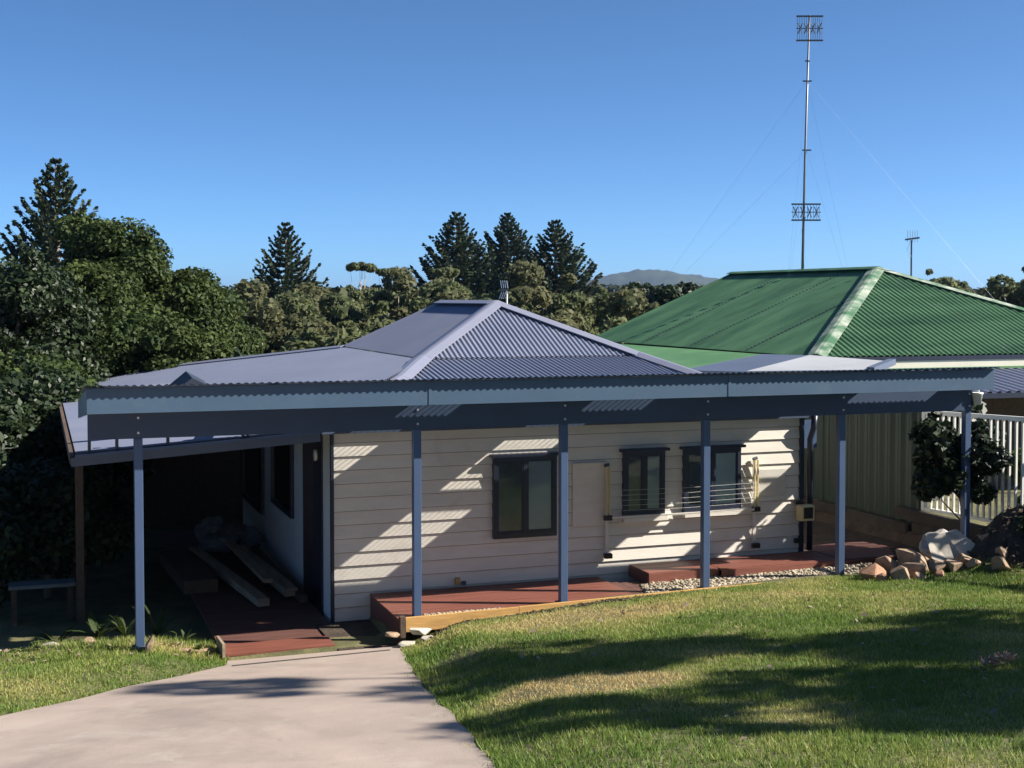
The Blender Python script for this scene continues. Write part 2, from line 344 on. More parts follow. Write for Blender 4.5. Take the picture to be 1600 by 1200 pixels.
# left side wall in panels, doorway between Y 15.65 and 16.6
for (a, c2) in ((15.03, 15.62), (16.68, 17.40), (17.40, 19.75), (19.75, 22.0)):
    m = MB(); m.box(X0 + 0.0, X0 + 0.05, a + 0.004, c2, -0.2, 2.3); m.build('side_panel', M['fibro'], H)
m = MB(); m.box(X0 + 0.10, X0 + 0.14, 15.62, 16.68, -0.2, 2.3); d_ = m.build('door', M['navy'], H)
box('handle', M['alu'], d_, X0 + 0.06, X0 + 0.10, 15.75, 15.86, 0.85, 0.89)
m = MB(); m.box(X0 - 0.02, X0 + 0.12, 15.57, 15.62, -0.2, 2.2); m.box(X0 - 0.02, X0 + 0.12, 16.68, 16.73, -0.2, 2.2); m.build('door_frame', M['navy'], H)
def window_side(y0, y1, z0, z1):
    f = MB(); t = 0.07
    f.box(X0 - 0.05, X0 - 0.002, y0, y1, z0, z0 + t); f.box(X0 - 0.05, X0 - 0.002, y0, y1, z1 - t, z1)
    f.box(X0 - 0.048, X0 - 0.002, y0, y0 + t, z0 + t, z1 - t); f.box(X0 - 0.048, X0 - 0.002, y1 - t, y1, z0 + t, z1 - t)
    o = f.build('window', M['navy'], H)
    m = MB(); m.box(X0 - 0.012, X0 - 0.004, y0 + t, y1 - t, z0 + t, z1 - t); m.build('blind', M['black'], o)
    m = MB(); m.box(X0 - 0.028, X0 - 0.022, y0 + t, y1 - t, z0 + t, z1 - t); m.build('pane', M['glass'], o)
window_side(17.42, 18.98, 0.78, 1.9); window_side(19.8, 21.75, 0.46, 1.9)
def window_front(x0, x1, z0, z1, blindL, blindR, sill):
    t = 0.045; y = YW - 0.03; d = 0.05; mid = (x0 + x1) / 2
    f = MB()
    f.box(x0, x1, y - d, y + 0.02, z0, z0 + t + 0.02); f.box(x0, x1, y - d, y + 0.02, z1 - t, z1)
    f.box(x0, x0 + t, y - d + 0.002, y + 0.02, z0 + t + 0.02, z1 - t); f.box(x1 - t, x1, y - d + 0.002, y + 0.02, z0 + t + 0.02, z1 - t)
    f.box(mid - 0.022, mid + 0.022, y - d + 0.004, y + 0.02, z0 + t + 0.02, z1 - t)
    o = f.build('window', M['navy'], H)
    m = MB(); m.cbox(x0 - 0.045, x1 + 0.045, y - d - 0.05, y + 0.01, z1 + 0.002, z1 + 0.035); m.build('head_flashing', M['navy'], o)
    if sill:
        m = MB(); m.cbox(x0 - 0.02, x1 + 0.02, y - d - 0.05, y + 0.01, z0 - 0.055, z0 - 0.004); m.build('sill', M['cream'], o)
    za, zb = z0 + t + 0.02, z1 - t
    for (a, c2, bl) in ((x0 + t, mid - 0.022, blindL), (mid + 0.022, x1 - t, blindR)):
        s = MB(); q = 0.022
        s.box(a, c2, y - 0.040, y - 0.02, za, za + q); s.box(a, c2, y - 0.040, y - 0.02, zb - q, zb)
        s.box(a, a + q, y - 0.039, y - 0.02, za + q, zb - q); s.box(c2 - q, c2, y - 0.039, y - 0.02, za + q, zb - q)
        s.build('sash', M['navy'], o)
        m = MB(); m.box(a + q, c2 - q, y - 0.034, y - 0.031, za + q, zb - q); m.build('pane', M['glass'], o)
        m = MB(); m.box(a + q + 0.001, c2 - q - 0.001, y - 0.027, y - 0.019, za + q + 0.001, zb - q - 0.001); m.build('blind', bl, o)
M['blindd'] = mat('dim_room', (0.15, 0.15, 0.16), 0.6, 0.3, 3)
M['blindm'] = mat('grey_blind', (0.52, 0.53, 0.52), 0.7, 0.06, 3)
window_front(5.10, 5.90, 0.815, 1.785, M['blindd'], M['blindm'], False)
window_front(6.78, 7.335, 0.985, 1.785, M['blindd'], M['blindm'], True)
window_front(7.60, 8.395, 1.0, 1.785, M['blindd'], M['blind'], True)
m = MB(); m.box(6.12, 6.545, YW - 0.040, YW - 0.031, 0.90, 1.655); m.build('patch_panel', M['cream'], H)
m = MB(); m.box(6.10, 6.56, YW - 0.062, YW - 0.034, 1.658, 1.672); m.build('panel_flashing', M['cream2'], H)
m = MB(); m.box(8.66, 9.06, YW - 0.040, YW - 0.032, 1.14, 1.48); m.build('patch_panel', M['cream2'], H)
m = MB(); m.box(6.2, 9.2, YW - 0.04, YW - 0.02, 0.16, 0.255); m.build('base_board', M['cream'], H)
for xx in (9.245, ): 
    for zz in (1.05, 0.55): box('pipe_clip', M['black'], H, xx - 0.06, xx + 0.06, YW - 0.09, YW - 0.045, zz - 0.03, zz + 0.03)
# hip roof: steep top, flatter skirt
Bf, Br = V3((5.19, 18.30, 2.81)), V3((8.56, 18.30, 2.81))
AP, RE = V3((6.90, 20.06, 3.58)), V3((6.90, 23.05, 3.58))
Bb, Bbr = V3((5.19, 23.3, 2.80)), V3((8.56, 24.8, 2.81))
Cf, Cr = V3((3.08, 14.92, 2.262)), V3((9.50, 14.92, 2.262))
def nrm(a, b, c): n = np.cross(b - a, c - a); n /= np.linalg.norm(n); return n if n[2] > 0 else -n
# front steep face: ribs run down -Y
vfs = Bf - V3((5.19, 20.06, 3.58)); L1 = np.linalg.norm(vfs); vfs /= L1
front = corr('roof', M['roof'], H, (0, 20.06, 3.58), (1, 0, 0), (0, vfs[1], vfs[2]), nrm(Bf, Br, AP), 5.19, 8.56,
             lerp_poly([5.19, 6.90, 8.56], [L1, 0, L1]), lambda x: L1, amp=0.011)
vsk = V3((0, 14.92 - 18.30, 2.262 - 2.81)); L2 = np.linalg.norm(vsk); vsk /= L2
corr('front_skirt_sheet', M['roof'], H, (0, 18.33, 2.80), (1, 0, 0), vsk, V3((0, -0.16, 1)), 3.08, 9.50,
     lerp_poly([3.08, 4.5, 5.19, 8.56, 8.85, 9.50], [L2, L2 * 0.37, 0, 0, L2 * 0.45, L2]), lambda x: L2 + 0.01, amp=0.011, steps=2)
# left steep face: ribs run down -X
vls = V3((5.19 - 6.90, 0, 2.81 - 3.58)); L3 = np.linalg.norm(vls); vls /= L3
corr('left_sheet', M['roof'], H, (6.90, 0, 3.58), (0, 1, 0), vls, V3((-0.41, 0, 1)), 18.30, 23.3,
     lerp_poly([18.30, 20.06, 23.05, 23.3], [L3, 0, 0, L3]), lambda x: L3, amp=0.008)
fmesh('right_sheet', [Br, AP, RE, Bbr], [(0, 3, 2, 1)], M['roof'], H)
fmesh('rear_sheet', [RE, Bb, Bbr], [(0, 2, 1)], M['roof'], H)
fmesh('right_skirt_sheet', [Br, Cr, (9.50, 25, 2.3), Bbr], [(0, 1, 2, 3)], M['roof'], H)
# left skirt: runs down to the far left eave
vlk = V3((0.75 - 5.19, 0, 2.02 - 2.80)); L4 = np.linalg.norm(vlk); vlk /= L4
xs_ = [14.6, 18.30, 23.3, 29.2]
corr('left_skirt_sheet', M['roof'], H, (5.19, 0, 2.795), (0, 1, 0), vlk, V3((-0.17, 0, 1)), 15.2, 29.1,
     lerp_poly([14.6, 17.0, 18.30, 23.3, 29.2], [2.2, 0.75, 0, 0, L4]),
     lerp_poly([14.6, 16.0, 18.0, 21.6, 25.0, 28.5, 29.2], [2.3, 2.4, 2.6, 2.95, 4.05, L4, L4]), amp=0.008)
def cap(name, a, b, w, mt, lift=0.03, parent=None):
    a, b = V3(a), V3(b); d = (b - a) / np.linalg.norm(b - a); s = np.cross(d, (0, 0, 1.0)); s /= np.linalg.norm(s)
    m = MB(); V = []
    for p in (a, b):
        for k, dz in ((-w, -w * 0.30), (-w * 0.2, 0.0), (w * 0.2, 0.0), (w, -w * 0.30)): V.append(p + s * k + V3((0, 0, lift + dz)))
    n = len(V)
    V += [p - V3((0, 0, 0.012)) for p in V]
    F = [(0, 1, 5, 4), (1, 2, 6, 5), (2, 3, 7, 6), (8, 12, 13, 9), (9, 13, 14, 10), (10, 14, 15, 11), (0, 4, 12, 8), (3, 11, 15, 7), (0, 8, 9, 1), (1, 9, 10, 2), (2, 10, 11, 3), (4, 5, 13, 12), (5, 6, 14, 13), (6, 7, 15, 14)]
    return m.add(V, F).build(name, mt, parent)
cap('hip_cap', AP, Bf, 0.15, M['rooffl'], 0.05, H); cap('hip_cap', Bf, (4.50, 16.96, 2.605), 0.15, M['rooffl'], 0.05, H)
cap('hip_cap', (4.50, 16.96, 2.605), Cf, 0.15, M['rooffl'], 0.05, H)
cap('hip_cap', AP, Br, 0.14, M['rooffl'], 0.05, H); cap('hip_cap', Br, (8.85, 16.6, 2.535), 0.13, M['rooffl'], 0.05, H); cap('hip_cap', (8.85, 16.6, 2.535), Cr, 0.13, M['rooffl'], 0.05, H)
cap('ridge_cap', AP, RE, 0.16, M['rooffl'], 0.05, H); cap('hip_cap', RE, Bb, 0.12, M['rooffl'], 0.04, H); cap('hip_cap', Bb, (0.75, 29.15, 2.02), 0.12, M['rooffl'], 0.04, H)
m = MB(); m.box(3.05, 9.50, 14.90, 14.972, 2.13, 2.235); m.build('eave_fascia', M['gutter'], H)
# downpipe and small fittings at the right corner
m = MB(); m.tube([(9.42, 14.86, 2.16), (9.42, 14.88, 2.0), (9.40, 14.93, 1.85), (9.40, 14.93, 0.42)], 0.04, 8); m.build('downpipe', M['navy'], H, smooth=True)
m = MB(); m.box(9.36, 9.58, 15.06, 15.10, 1.72, 2.08); m.build('eave_end_board', M['steel'], H)
fl = MB(); fl.cbox(9.20, 9.40, 14.80, 14.94, 0.82, 1.02, c=0.015); fl = fl.build('wall_light', M['armcream'], H)
box('lens', M['black'], fl, 9.235, 9.365, 14.792, 14.799, 0.85, 0.99)
m = MB(); m.tube([(X0 - 0.05, 15.84, 1.79), (X0 - 0.02, 15.84, 1.79)], 0.07, 12); m.build('door_light', M['white'], H, smooth=True)
m = MB(); m.cbox(4.63, 4.69, YW - 0.075, YW - 0.03, 0.31, 0.385); m.build('power_outlet', M['pine'], H)
m = MB(); m.cbox(4.71, 4.765, YW - 0.065, YW - 0.03, 0.295, 0.34); m.build('tap_box', M['gutter'], H)
# lower lean-to roof on the left side
LT = thing('side_lean_to', 'low lean-to roof with open front on the left side of the cottage', 'lean-to', (1.7, 18, 0))
E1, E2 = V3((0.41, 14.60, 2.03)), V3((0.41, 22.7, 2.14))
vlt = V3((0.41 - 3.05, 0, 2.03 - 2.20)); L5 = np.linalg.norm(vlt); vlt /= L5
corr('roof_sheet', M['roof'], LT, (3.05, 0, 2.215), (0, 1, 0.0135), vlt, V3((-0.06, 0, 1)), 0.0, 0.01, lambda x: 0, lambda x: L5) if False else None
corr('roof_sheet', M['roof'], LT, (3.05, 14.60, 2.215), (0, 1, 0.0130), vlt, V3((-0.06, 0, 1)), 0.0, 8.1, lambda x: 0.0, lambda x: L5, amp=0.009)
m = MB(); m.bar((0.36, 14.56, 1.965), (2.96, 14.56, 2.135), 0.05, 0.09); m.build('barge_board', M['gutter'], LT)
m = MB(); m.bar((0.40, 14.52, 2.03), (2.96, 14.52, 2.195), 0.06, 0.025); m.build('barge_capping', M['steel'], LT)
m = MB(); m.bar((0.37, 14.60, 1.99), (0.37, 22.7, 2.10), 0.04, 0.10); m.build('eave_beam', M['timberdark'], LT)
for (x, y) in ((0.50, 16.6), (0.50, 19.4), (0.50, 22.4)):
    zz = float(ground(x, y)); m = MB(); m.box(x - 0.045, x + 0.045, y - 0.045, y + 0.045, zz - 0.1, 1.98); m.build('post', M['timberdark'], LT)
for y in (16.6, 19.4, 22.4):
    m = MB(); m.bar((0.42, y + 0.08, 1.93), (3.1, y + 0.08, 2.10), 0.05, 0.12); m.build('rafter', M['timberdark'], LT)
cp = MB(); cp.add([(2.02, 21.0, 2.23), (2.62, 21.0, 2.28), (2.30, 21.0, 2.44), (2.30, 21.9, 2.50), (2.02, 21.9, 2.27), (2.62, 21.9, 2.32)],
                  [(0, 1, 2), (0, 2, 3, 4), (1, 5, 3, 2), (3, 5, 4), (0, 4, 5, 1)]); cp.build('flashing_cap', M['beam'], LT)

# ------------------------------------------------------------ front awning on posts
AW = thing('awning', 'long blue-grey corrugated awning on slim posts across the cottage front', 'awning', (5.8, 13.76, 0.25))
PX = [(0.975, 0.19), (3.834, 0.25), (5.515, 0.29), (7.277, 0.32), (9.086, 0.34), (10.895, 0.36)]
for x, zb in PX:
    m = MB(); m.cbox(x - 0.042, x + 0.042, 13.72, 13.804, zb - 0.15, 2.272, c=0.004); p_ = m.build('post', M['steel'], AW)
    m = MB(); m.box(x - 0.07, x + 0.07, 13.70, 13.83, zb - 0.02, zb + 0.006); m.build('base_plate', M['mastdark'], p_)
for x, zb in PX:
    for dz in (2.33, 2.48):
        m = MB(); m.tube([(x, 13.715, dz), (x, 13.700, dz)], 0.013, 6); m.build('bolt', M['alu'], AW)
for x in (3.9, 7.4): m = MB(); m.box(x - 0.035, x + 0.035, 13.389, 13.394, 2.556, 2.795); m.build('joint_cover', M['fascia'], AW)
m = MB(); m.cbox(0.50, 10.94, 13.715, 13.80, 2.274, 2.565, c=0.004); m.build('beam', M['beamshade'], AW)
def az(Y): return 2.815 - 0.11 * (Y - 13.3)
m = MB(); m.cbox(0.478, 11.01, 13.395, 13.42, 2.553, 2.80, c=0.003); m.build('fascia', M['fascia'], AW)
for x in (0.480, 10.99):
    m = MB(); V = []
    for (y, a, c2) in ((13.422, 2.553, 2.79), (16.0, 2.30, 2.50)):
        V += [(x, y, a), (x + 0.02, y, a), (x + 0.02, y, c2), (x, y, c2)]
    m.add(V, [(0, 1, 2, 3), (7, 6, 5, 4), (0, 4, 5, 1), (1, 5, 6, 2), (2, 6, 7, 3), (3, 7, 4, 0)]); m.build('barge_board', M['fascia'], AW)
va = V3((0, 1, -0.11)); va /= np.linalg.norm(va)
na = V3((0, 0.11, 1))
def aw_sheet(name, mt, x0, x1, y0=13.50, y1=16.0):
    if x1 < 4.3: y1 = 14.45
    return corr(name, mt, AW, (0, 13.325, az(13.325) + 0.012), (1, 0, 0), va, na, x0, x1, lambda x: (y0 - 13.325), lambda x: (y1 - 13.325), amp=0.0085)
pt_ = 0.0762
def q(x): return round(x / pt_) * pt_
corr('front_sheet_edge', M['fascia'], AW, (0, 13.325, az(13.325) + 0.012), (1, 0, 0), va, na, q(0.47), q(11.03), lambda x: 0.0, lambda x: 0.175, amp=0.0085)
for a, c2 in ((0.47, 4.10), (4.72, 6.27), (6.98, 9.70), (10.80, 11.03)): aw_sheet('roof_sheet', M['roof'], q(a), q(c2))
for a, c2 in ((4.10, 4.72), (6.27, 6.98)): aw_sheet('clear_sheet', M['clear'], q(a), q(c2), 13.50, 16.0)
for y, hh in ((14.22, 0.05), (15.35, 0.03)):
    m = MB(); m.box(0.51, 9.66, y - hh, y + hh, az(y) - 0.06, az(y) - 0.004); m.build('purlin', M['steel'], AW)
    m = MB(); m.box(9.664, 10.98, y - 0.012, y + 0.012, az(y) - 0.04, az(y) - 0.006); m.build('purlin', M['steel'], AW)
for x in (0.6, 2.3, 3.834, 5.515, 7.9, 9.086, 10.895):
    m = MB(); m.bar((x, 13.43, az(13.43) - 0.12), (x, 15.95, az(15.95) - 0.12), 0.05, 0.10); m.build('rafter', M['steel'], AW)
for x in (0.545, 0.82, 1.34, 2.13, 2.18):
    zz = 2.03 + 0.0645 * (x - 0.41)
    m = MB(); m.box(x - 0.016, x + 0.016, 14.58, 14.62, zz - 0.02, az(14.6) - 0.07); m.build('roof_bracket', M['mastdark'], AW)

# ------------------------------------------------------------ decks
def boards_x(par, x0, x1, ya, yb, zt, bw=0.14, th=0.025, mt='deck'):
    y = ya
    while y + 0.03 < yb:
        y2 = min(y + bw - 0.005, yb); d = rnd.uniform(-0.0015, 0.0015)
        xa = x0(y) if callable(x0) else x0; xb = x1(y) if callable(x1) else x1
        box('deck_board', M[mt], par, xa, xb, y, y2, zt - th + d, zt + d); y += bw
D1 = thing('timber_deck', 'red stained timber deck with a dark side beside the drive', 'deck', (5.1, 14.4, 0))
boards_x(D1, 3.61, 6.45, 13.71, 14.955, 0.272)
for k in range(4):
    xa = 6.455 + k * 0.105; box('deck_board', M['deckold'], D1, xa, xa + 0.1, 13.72 + k * 0.03, 14.60 - k * 0.04, 0.245, 0.27)
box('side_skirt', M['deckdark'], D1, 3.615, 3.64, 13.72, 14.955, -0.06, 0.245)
box('joist', M['timberdark'], D1, 3.66, 6.44, 13.80, 13.84, 0.10, 0.243); box('joist', M['timberdark'], D1, 3.66, 6.44, 14.85, 14.89, 0.10, 0.243)
D2 = thing('raised_platform', 'raised red timber platform against the wall above the pebbles', 'deck', (8.3, 14.6, 0.2))
boards_x(D2, 6.86, 7.78, 14.38, 14.94, 0.40)
boards_x(D2, 7.785, 9.45, 14.30, 14.94, 0.402)
box('front_board', M['deck'], D2, 6.85, 7.78, 14.352, 14.377, 0.255, 0.393); box('front_board', M['deck'], D2, 7.782, 9.45, 14.27, 14.297, 0.255, 0.395)
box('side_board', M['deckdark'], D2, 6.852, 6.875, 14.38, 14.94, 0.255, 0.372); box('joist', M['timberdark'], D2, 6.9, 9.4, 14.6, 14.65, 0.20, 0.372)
D3 = thing('weathered_platform', 'weathered timber platform of worn boards beyond the fifth post', 'deck', (9.9, 14.7, 0.2))
boards_x(D3, lambda y: 9.47, lambda y: 10.30 + 0.55 * (y - 14.3) if y < 14.8 else 10.56 - 0.3 * (y - 14.8), 14.30, 15.30, 0.405, mt='deckold')
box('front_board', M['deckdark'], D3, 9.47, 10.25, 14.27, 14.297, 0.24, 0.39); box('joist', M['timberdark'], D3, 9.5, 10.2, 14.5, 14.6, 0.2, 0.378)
WK = thing('timber_walkway', 'low red timber walkway running from the drive under the side lean-to', 'walkway', (2.5, 17, 0))
boards_x(WK, 1.83, 2.96, 13.80, 14.25, 0.022)
boards_x(WK, 1.83, 3.14, 14.252, 21.8, -0.03, mt='deckold')
ED = thing('garden_edging', 'yellow timber sleeper edging between the pebbles and the lawn', 'edging', (6.3, 13.64, 0.2))
for (a, c2, za, zb) in ((3.68, 4.95, 0.285, 0.30), (4.955, 6.9, 0.303, 0.335), (6.905, 9.0, 0.337, 0.355)):
    m = MB(); m.bar((a, 13.655, za - 0.075), (c2, 13.655, zb - 0.075), 0.045, 0.15); m.build('sleeper', M['pine'], ED)
box('end_stake', M['timberdark'], ED, 3.62, 3.676, 13.63, 13.70, 0.05, 0.30)

# ------------------------------------------------------------ clothesline
CLN = thing('clothesline', 'wall mounted folding clothesline with cream arms and white cords', 'clothesline', (7.58, 14.93, 1.3))
for x in (6.56, 8.60):
    for dx in (-0.022, 0.022):
        m = MB(); m.bar((x + dx, YW - 0.10, 1.00), (x + dx, YW - 0.10, 1.62), 0.016, 0.024, up=(0, 1, 0)); m.build('arm', M['armcream'], CLN)
    m = MB(); m.bar((x, YW - 0.055, 0.5), (x, YW - 0.055, 1.64), 0.045, 0.02, up=(0, 1, 0)); m.build('wall_rail', M['cream'], CLN)
    for zz in (0.995, 0.53): m = MB(); m.cbox(x - 0.05, x + 0.05, YW - 0.13, YW - 0.066, zz - 0.03, zz + 0.03); m.build('bracket', M['black'], CLN)
    m = MB(); m.tube([(x - 0.05, YW - 0.1, 1.63), (x + 0.01, YW - 0.1, 1.645)], 0.02, 8); m.build('hinge', M['mastdark'], CLN)
for k in range(6):
    z = 1.02 + k * 0.062; m = MB(); m.tube([(6.60, YW - 0.14, z), (7.6, YW - 0.14, z - 0.012), (8.56, YW - 0.14, z + 0.005)], 0.0015, 5); m.build('cord', M['wire'], CLN)
m = MB(); m.bar((6.6, YW - 0.12, 0.995), (8.56, YW - 0.12, 0.995), 0.022, 0.022); m.build('front_rail', M['cream'], CLN)
for z in (1.22, 1.12): m = MB(); m.add([(8.50, YW - 0.145, z), (8.545, YW - 0.145, z), (8.525, YW - 0.13, z - 0.09), (8.50, YW - 0.12, z), (8.545, YW - 0.12, z)], [(0, 1, 2), (3, 2, 4), (0, 3, 4, 1), (0, 2, 3), (1, 4, 2)]); m.build('cord_winder', M['white'], CLN)

# ------------------------------------------------------------ neighbour's house
N = thing('neighbour_house', 'cream house with a large faded green corrugated hip roof behind the fence', 'house', (16.4, 24, 0.5))
EZ_ = 2.66; AX = 16.45
vn = V3((0, 19.85 - 23.65, EZ_ - 4.27)); Ln = np.linalg.norm(vn); vn /= Ln
corr('roof', M['green'], N, (0, 23.65, 4.27), (1, 0, 0), vn, V3((0, -0.42, 1)), 12.6, 20.3, lerp_poly([12.6, AX, 20.3], [Ln, 0, Ln]), lambda x: Ln, pitch=0.12, amp=0.016)
vl = V3((12.6 - AX, 0, EZ_ - 4.27)); Ll = np.linalg.norm(vl); vl /= Ll
corr('left_roof_sheet', M['green'], N, (AX, 0, 4.27), (0, 1, 0), vl, V3((-0.42, 0, 1)), 19.85, 29.7, lerp_poly([19.85, 23.65, 29.7], [Ll, 0, 0]), lambda x: Ll, pitch=0.12, amp=0.006)
fmesh('right_roof_sheet', [(AX, 23.65, 4.26), (20.3, 19.85, 2.65), (20.3, 29.7, 2.65), (AX, 29.7, 4.26)], [(0, 1, 2, 3)], M['green'], N)
cap('hip_cap', (AX, 23.65, 4.27), (12.6, 19.85, EZ_), 0.17, M['greencap'], 0.05, N); cap('hip_cap', (AX, 23.65, 4.27), (20.3, 19.85, EZ_), 0.15, M['greencap'], 0.05, N)
cap('ridge_cap', (AX, 23.6, 4.27), (AX, 29.75, 4.27), 0.16, M['green'], 0.05, N)
cap('gable_cap', (AX, 29.7, 4.27), (12.6, 29.7, EZ_), 0.09, M['green'], 0.03, N)
m = MB(); m.box(12.95, 19.95, 20.2, 29.4, -0.2, 2.58); m.build('wall', M['creamw'], N)
m = MB(); m.box(12.55, 20.35, 19.78, 19.86, 2.57, 2.64); m.build('gutter', M['navy'], N)
m = MB(); m.box(12.62, 20.3, 19.80, 19.84, 2.28, 2.566); m.build('fascia_board', M['creamw'], N)
m = MB(); m.add([(AX, 29.41, 4.2), (12.9, 29.41, 2.6), (20, 29.41, 2.6)], [(0, 1, 2)]); m.build('gable_wall', M['creamw'], N)
# lap lines of roofing screws running down the big left slope
for y in (22.3, 24.6, 26.9):
    sm = MB()
    for k in range(46):
        d = (0.02 + 0.96 * k / 45) * Ll
        if y < 23.65 and d < (23.65 - y) / 3.8 * Ll: continue
        p = V3((AX, y, 4.27)) + vl * d + V3((0, 0, 0.010)); sm.box(p[0] - 0.022, p[0] + 0.022, y - 0.014, y + 0.014, p[2] - 0.012, p[2] + 0.010)
    tag(sm.build('screw_row', M['navy'], N), kind='stuff')
# front verandah roof of that house
vv = V3((0, 17.9 - 19.78, 2.13 - 2.40)); Lv = np.linalg.norm(vv); vv /= Lv
vr = corr('verandah_roof', M['roof'], N, (0, 19.78, 2.40), (1, 0, 0), vv, V3((0, -0.14, 1)), 13.9, 20.3, lambda x: 0, lambda x: Lv, pitch=0.19, amp=0.022)
m = MB(); m.box(13.9, 20.3, 19.70, 19.795, 2.405, 2.44); m.build('verandah_flashing', M['greenl'], N)
m = MB(); m.box(13.9, 20.3, 17.82, 17.9, 2.04, 2.12); m.build('verandah_gutter', M['navy'], N)
m = MB(); m.box(13.95, 20.2, 19.3, 19.4, 0.3, 2.2); m.build('verandah_wall', M['timberdark'], N)
for x in (14.2, 16.6, 19): m = MB(); m.box(x - 0.05, x + 0.05, 17.95, 18.05, 0.2, 2.1); m.build('verandah_post', M['navy'], N)
NS = thing('skillion_roof', 'flat skillion roof of pale green and grey sheets beside the neighbouring house', 'roof', (11.6, 22, 0.4))
m = MB(); m.slab([(12.55, 21.6, 2.64), (12.55, 29.4, 2.62), (10.2, 27.5, 2.46), (10.2, 20.2, 2.46)], 0.05); m.build('green_sheet', M['greenl'], NS)
m = MB(); m.slab([(12.4, 19.75, 2.695), (12.56, 21.59, 2.64), (10.2, 20.19, 2.46), (10.7, 18.9, 2.49)], 0.05); m.build('grey_sheet', M['bluesheet'], NS)
m = MB(); m.slab([(13.2, 18.6, 2.632), (12.41, 19.74, 2.698), (10.71, 18.89, 2.50), (12.2, 17.8, 2.55)], 0.05); m.build('zinc_sheet', M['zinc'], NS)
m = MB(); m.bar((13.26, 18.62, 2.62), (12.24, 17.74, 2.54), 0.12, 0.10); m.build('barge_board', M['bluesheet'], NS)
for (x, y) in ((10.8, 19.2), (12.2, 18.1), (10.35, 26.5)):
    zz = float(ground(x, y)); m = MB(); m.box(x - 0.045, x + 0.045, y - 0.045, y + 0.045, zz - 0.1, 2.42); m.build('post', M['navy'], NS)

# ------------------------------------------------------------ antennas
def dipole_comb(mb, c, axis, n, sp, ln, r=0.006):
    for k in range(n):
        p = V3(c) + V3(axis) * (k - (n - 1) / 2) * sp; mb.tube([p - V3((0, 0, ln / 2)), p + V3((0, 0, ln / 2))], r, 4)
AN = thing('antenna_mast', 'tall thin guyed antenna mast on the green roof ridge', 'antenna', (AX, 26.5, 4.3))
m = MB(); m.tube([(AX, 26.5, 4.28), (AX + 0.03, 26.48, 6.8), (AX + 0.10, 26.45, 10.03)], [0.032, 0.026, 0.02], 8); m.build('mast', M['mast'], AN, smooth=True)
ax = V3((cos(radians(19.65)), -sin(radians(19.65)), 0))
def array(parent, c, w, h, rows, name):
    c = V3(c)
    for s in (-1, 1): fr = MB(); fr.bar(c + V3((0, 0, s * h / 2)) - ax * w / 2, c + V3((0, 0, s * h / 2)) + ax * w / 2, 0.03, 0.035); f = fr.build('crossbar', M['mastdark'], parent)
    g = MB(); fwd = V3((ax[1], -ax[0], 0))
    for k in range(rows):
        p = c + ax * (k - (rows - 1) / 2) * (w / rows); g.tube([p - V3((0, 0, h / 2)), p + V3((0, 0, h / 2))], 0.006, 4)
    tag(g.build('reflector_rods', M['mast'], f), kind='stuff')
    d = MB(); d.bar(c - ax * w * 0.5, c + ax * w * 0.5, 0.018, 0.018)
    for k in (-1.5, -0.5, 0.5, 1.5):
        p = c + ax * k * w / 4.2
        d.tube([p - ax * 0.05 - V3((0, 0, 0.12)), p, p + ax * 0.05 + V3((0, 0, 0.12))], 0.011, 4); d.tube([p + ax * 0.05 - V3((0, 0, 0.12)), p, p - ax * 0.05 + V3((0, 0, 0.12))], 0.011, 4)
    d.build('dipoles', M['mastdark'], f)
array(AN, V3((AX + 0.10, 26.4, 9.72)) - ax * 0.02, 0.60, 0.54, 12, 'upper_array')
array(AN, V3((AX + 0.02, 26.4, 5.60)) - ax * 0.0, 0.66, 0.36, 10, 'lower_array')
for zc, rr in ((9.0, 0.05), (8.55, 0.10), (7.0, 0.10)):
    m = MB(); m.bar(V3((AX + 0.06, 26.46, zc)) - ax * rr, V3((AX + 0.06, 26.46, zc)) + ax * rr, 0.03, 0.03); m.build('guy_collar', M['mastdark'], AN)
for zc in (8.55, 7.0):
    for (x, y, z) in ((13.3, 29.0, 2.95), (13.6, 22.6, 3.05), (19.6, 23, 2.96), (19.4, 28.6, 3.0)):
        m = MB(); m.tube([(AX + 0.06, 26.46, zc), (x, y, z)], 0.0013, 3); m.build('guy_wire', M['mast'], AN)
m = MB(); m.tube([(AX + 0.02, 26.42, 5.5), (AX - 0.07, 26.42, 5.2), (AX - 0.06, 26.4, 4.7), (AX - 0.02, 26.4, 4.35)], 0.006, 4); m.build('cable', M['black'], AN)
A2 = thing('roof_antenna', 'small antenna on a short pole behind the green hip cap', 'antenna', (17.0, 23.3, 3.95))
m = MB(); m.tube([(17.0, 23.25, 3.95), (17.0, 23.25, 4.85)], 0.018, 6); m.build('pole', M['mastdark'], A2)
m = MB(); m.bar(V3((17.0, 23.25, 4.86)) - ax * 0.13, V3((17.0, 23.25, 4.90)) + ax * 0.16, 0.03, 0.035); bo = m.build('boom', M['mastdark'], A2)
m = MB(); dipole_comb(m, V3((17.0, 23.25, 4.93)) + ax * 0.02, ax, 5, 0.05, 0.24); m.build('elements', M['alu'], bo)
m = MB(); m.tube([(16.93, 23.2, 4.8), (16.85, 23.2, 4.65), (16.98, 23.2, 4.5)], 0.005, 4); m.build('cable', M['alu'], A2)
A3 = thing('roof_antenna', 'small pale antenna on a white pole behind the grey ridge', 'antenna', (7.75, 21.6, 3.2))
m = MB(); m.tube([(7.62, 21.6, 3.15), (7.62, 21.6, 3.80)], 0.014, 6); m.build('pole', M['white'], A3)
m = MB(); m.bar(V3((7.60, 21.6, 3.80)) - ax * 0.09, V3((7.60, 21.6, 3.80)) + ax * 0.05, 0.03, 0.03); bo = m.build('boom', M['mastdark'], A3)
m = MB()
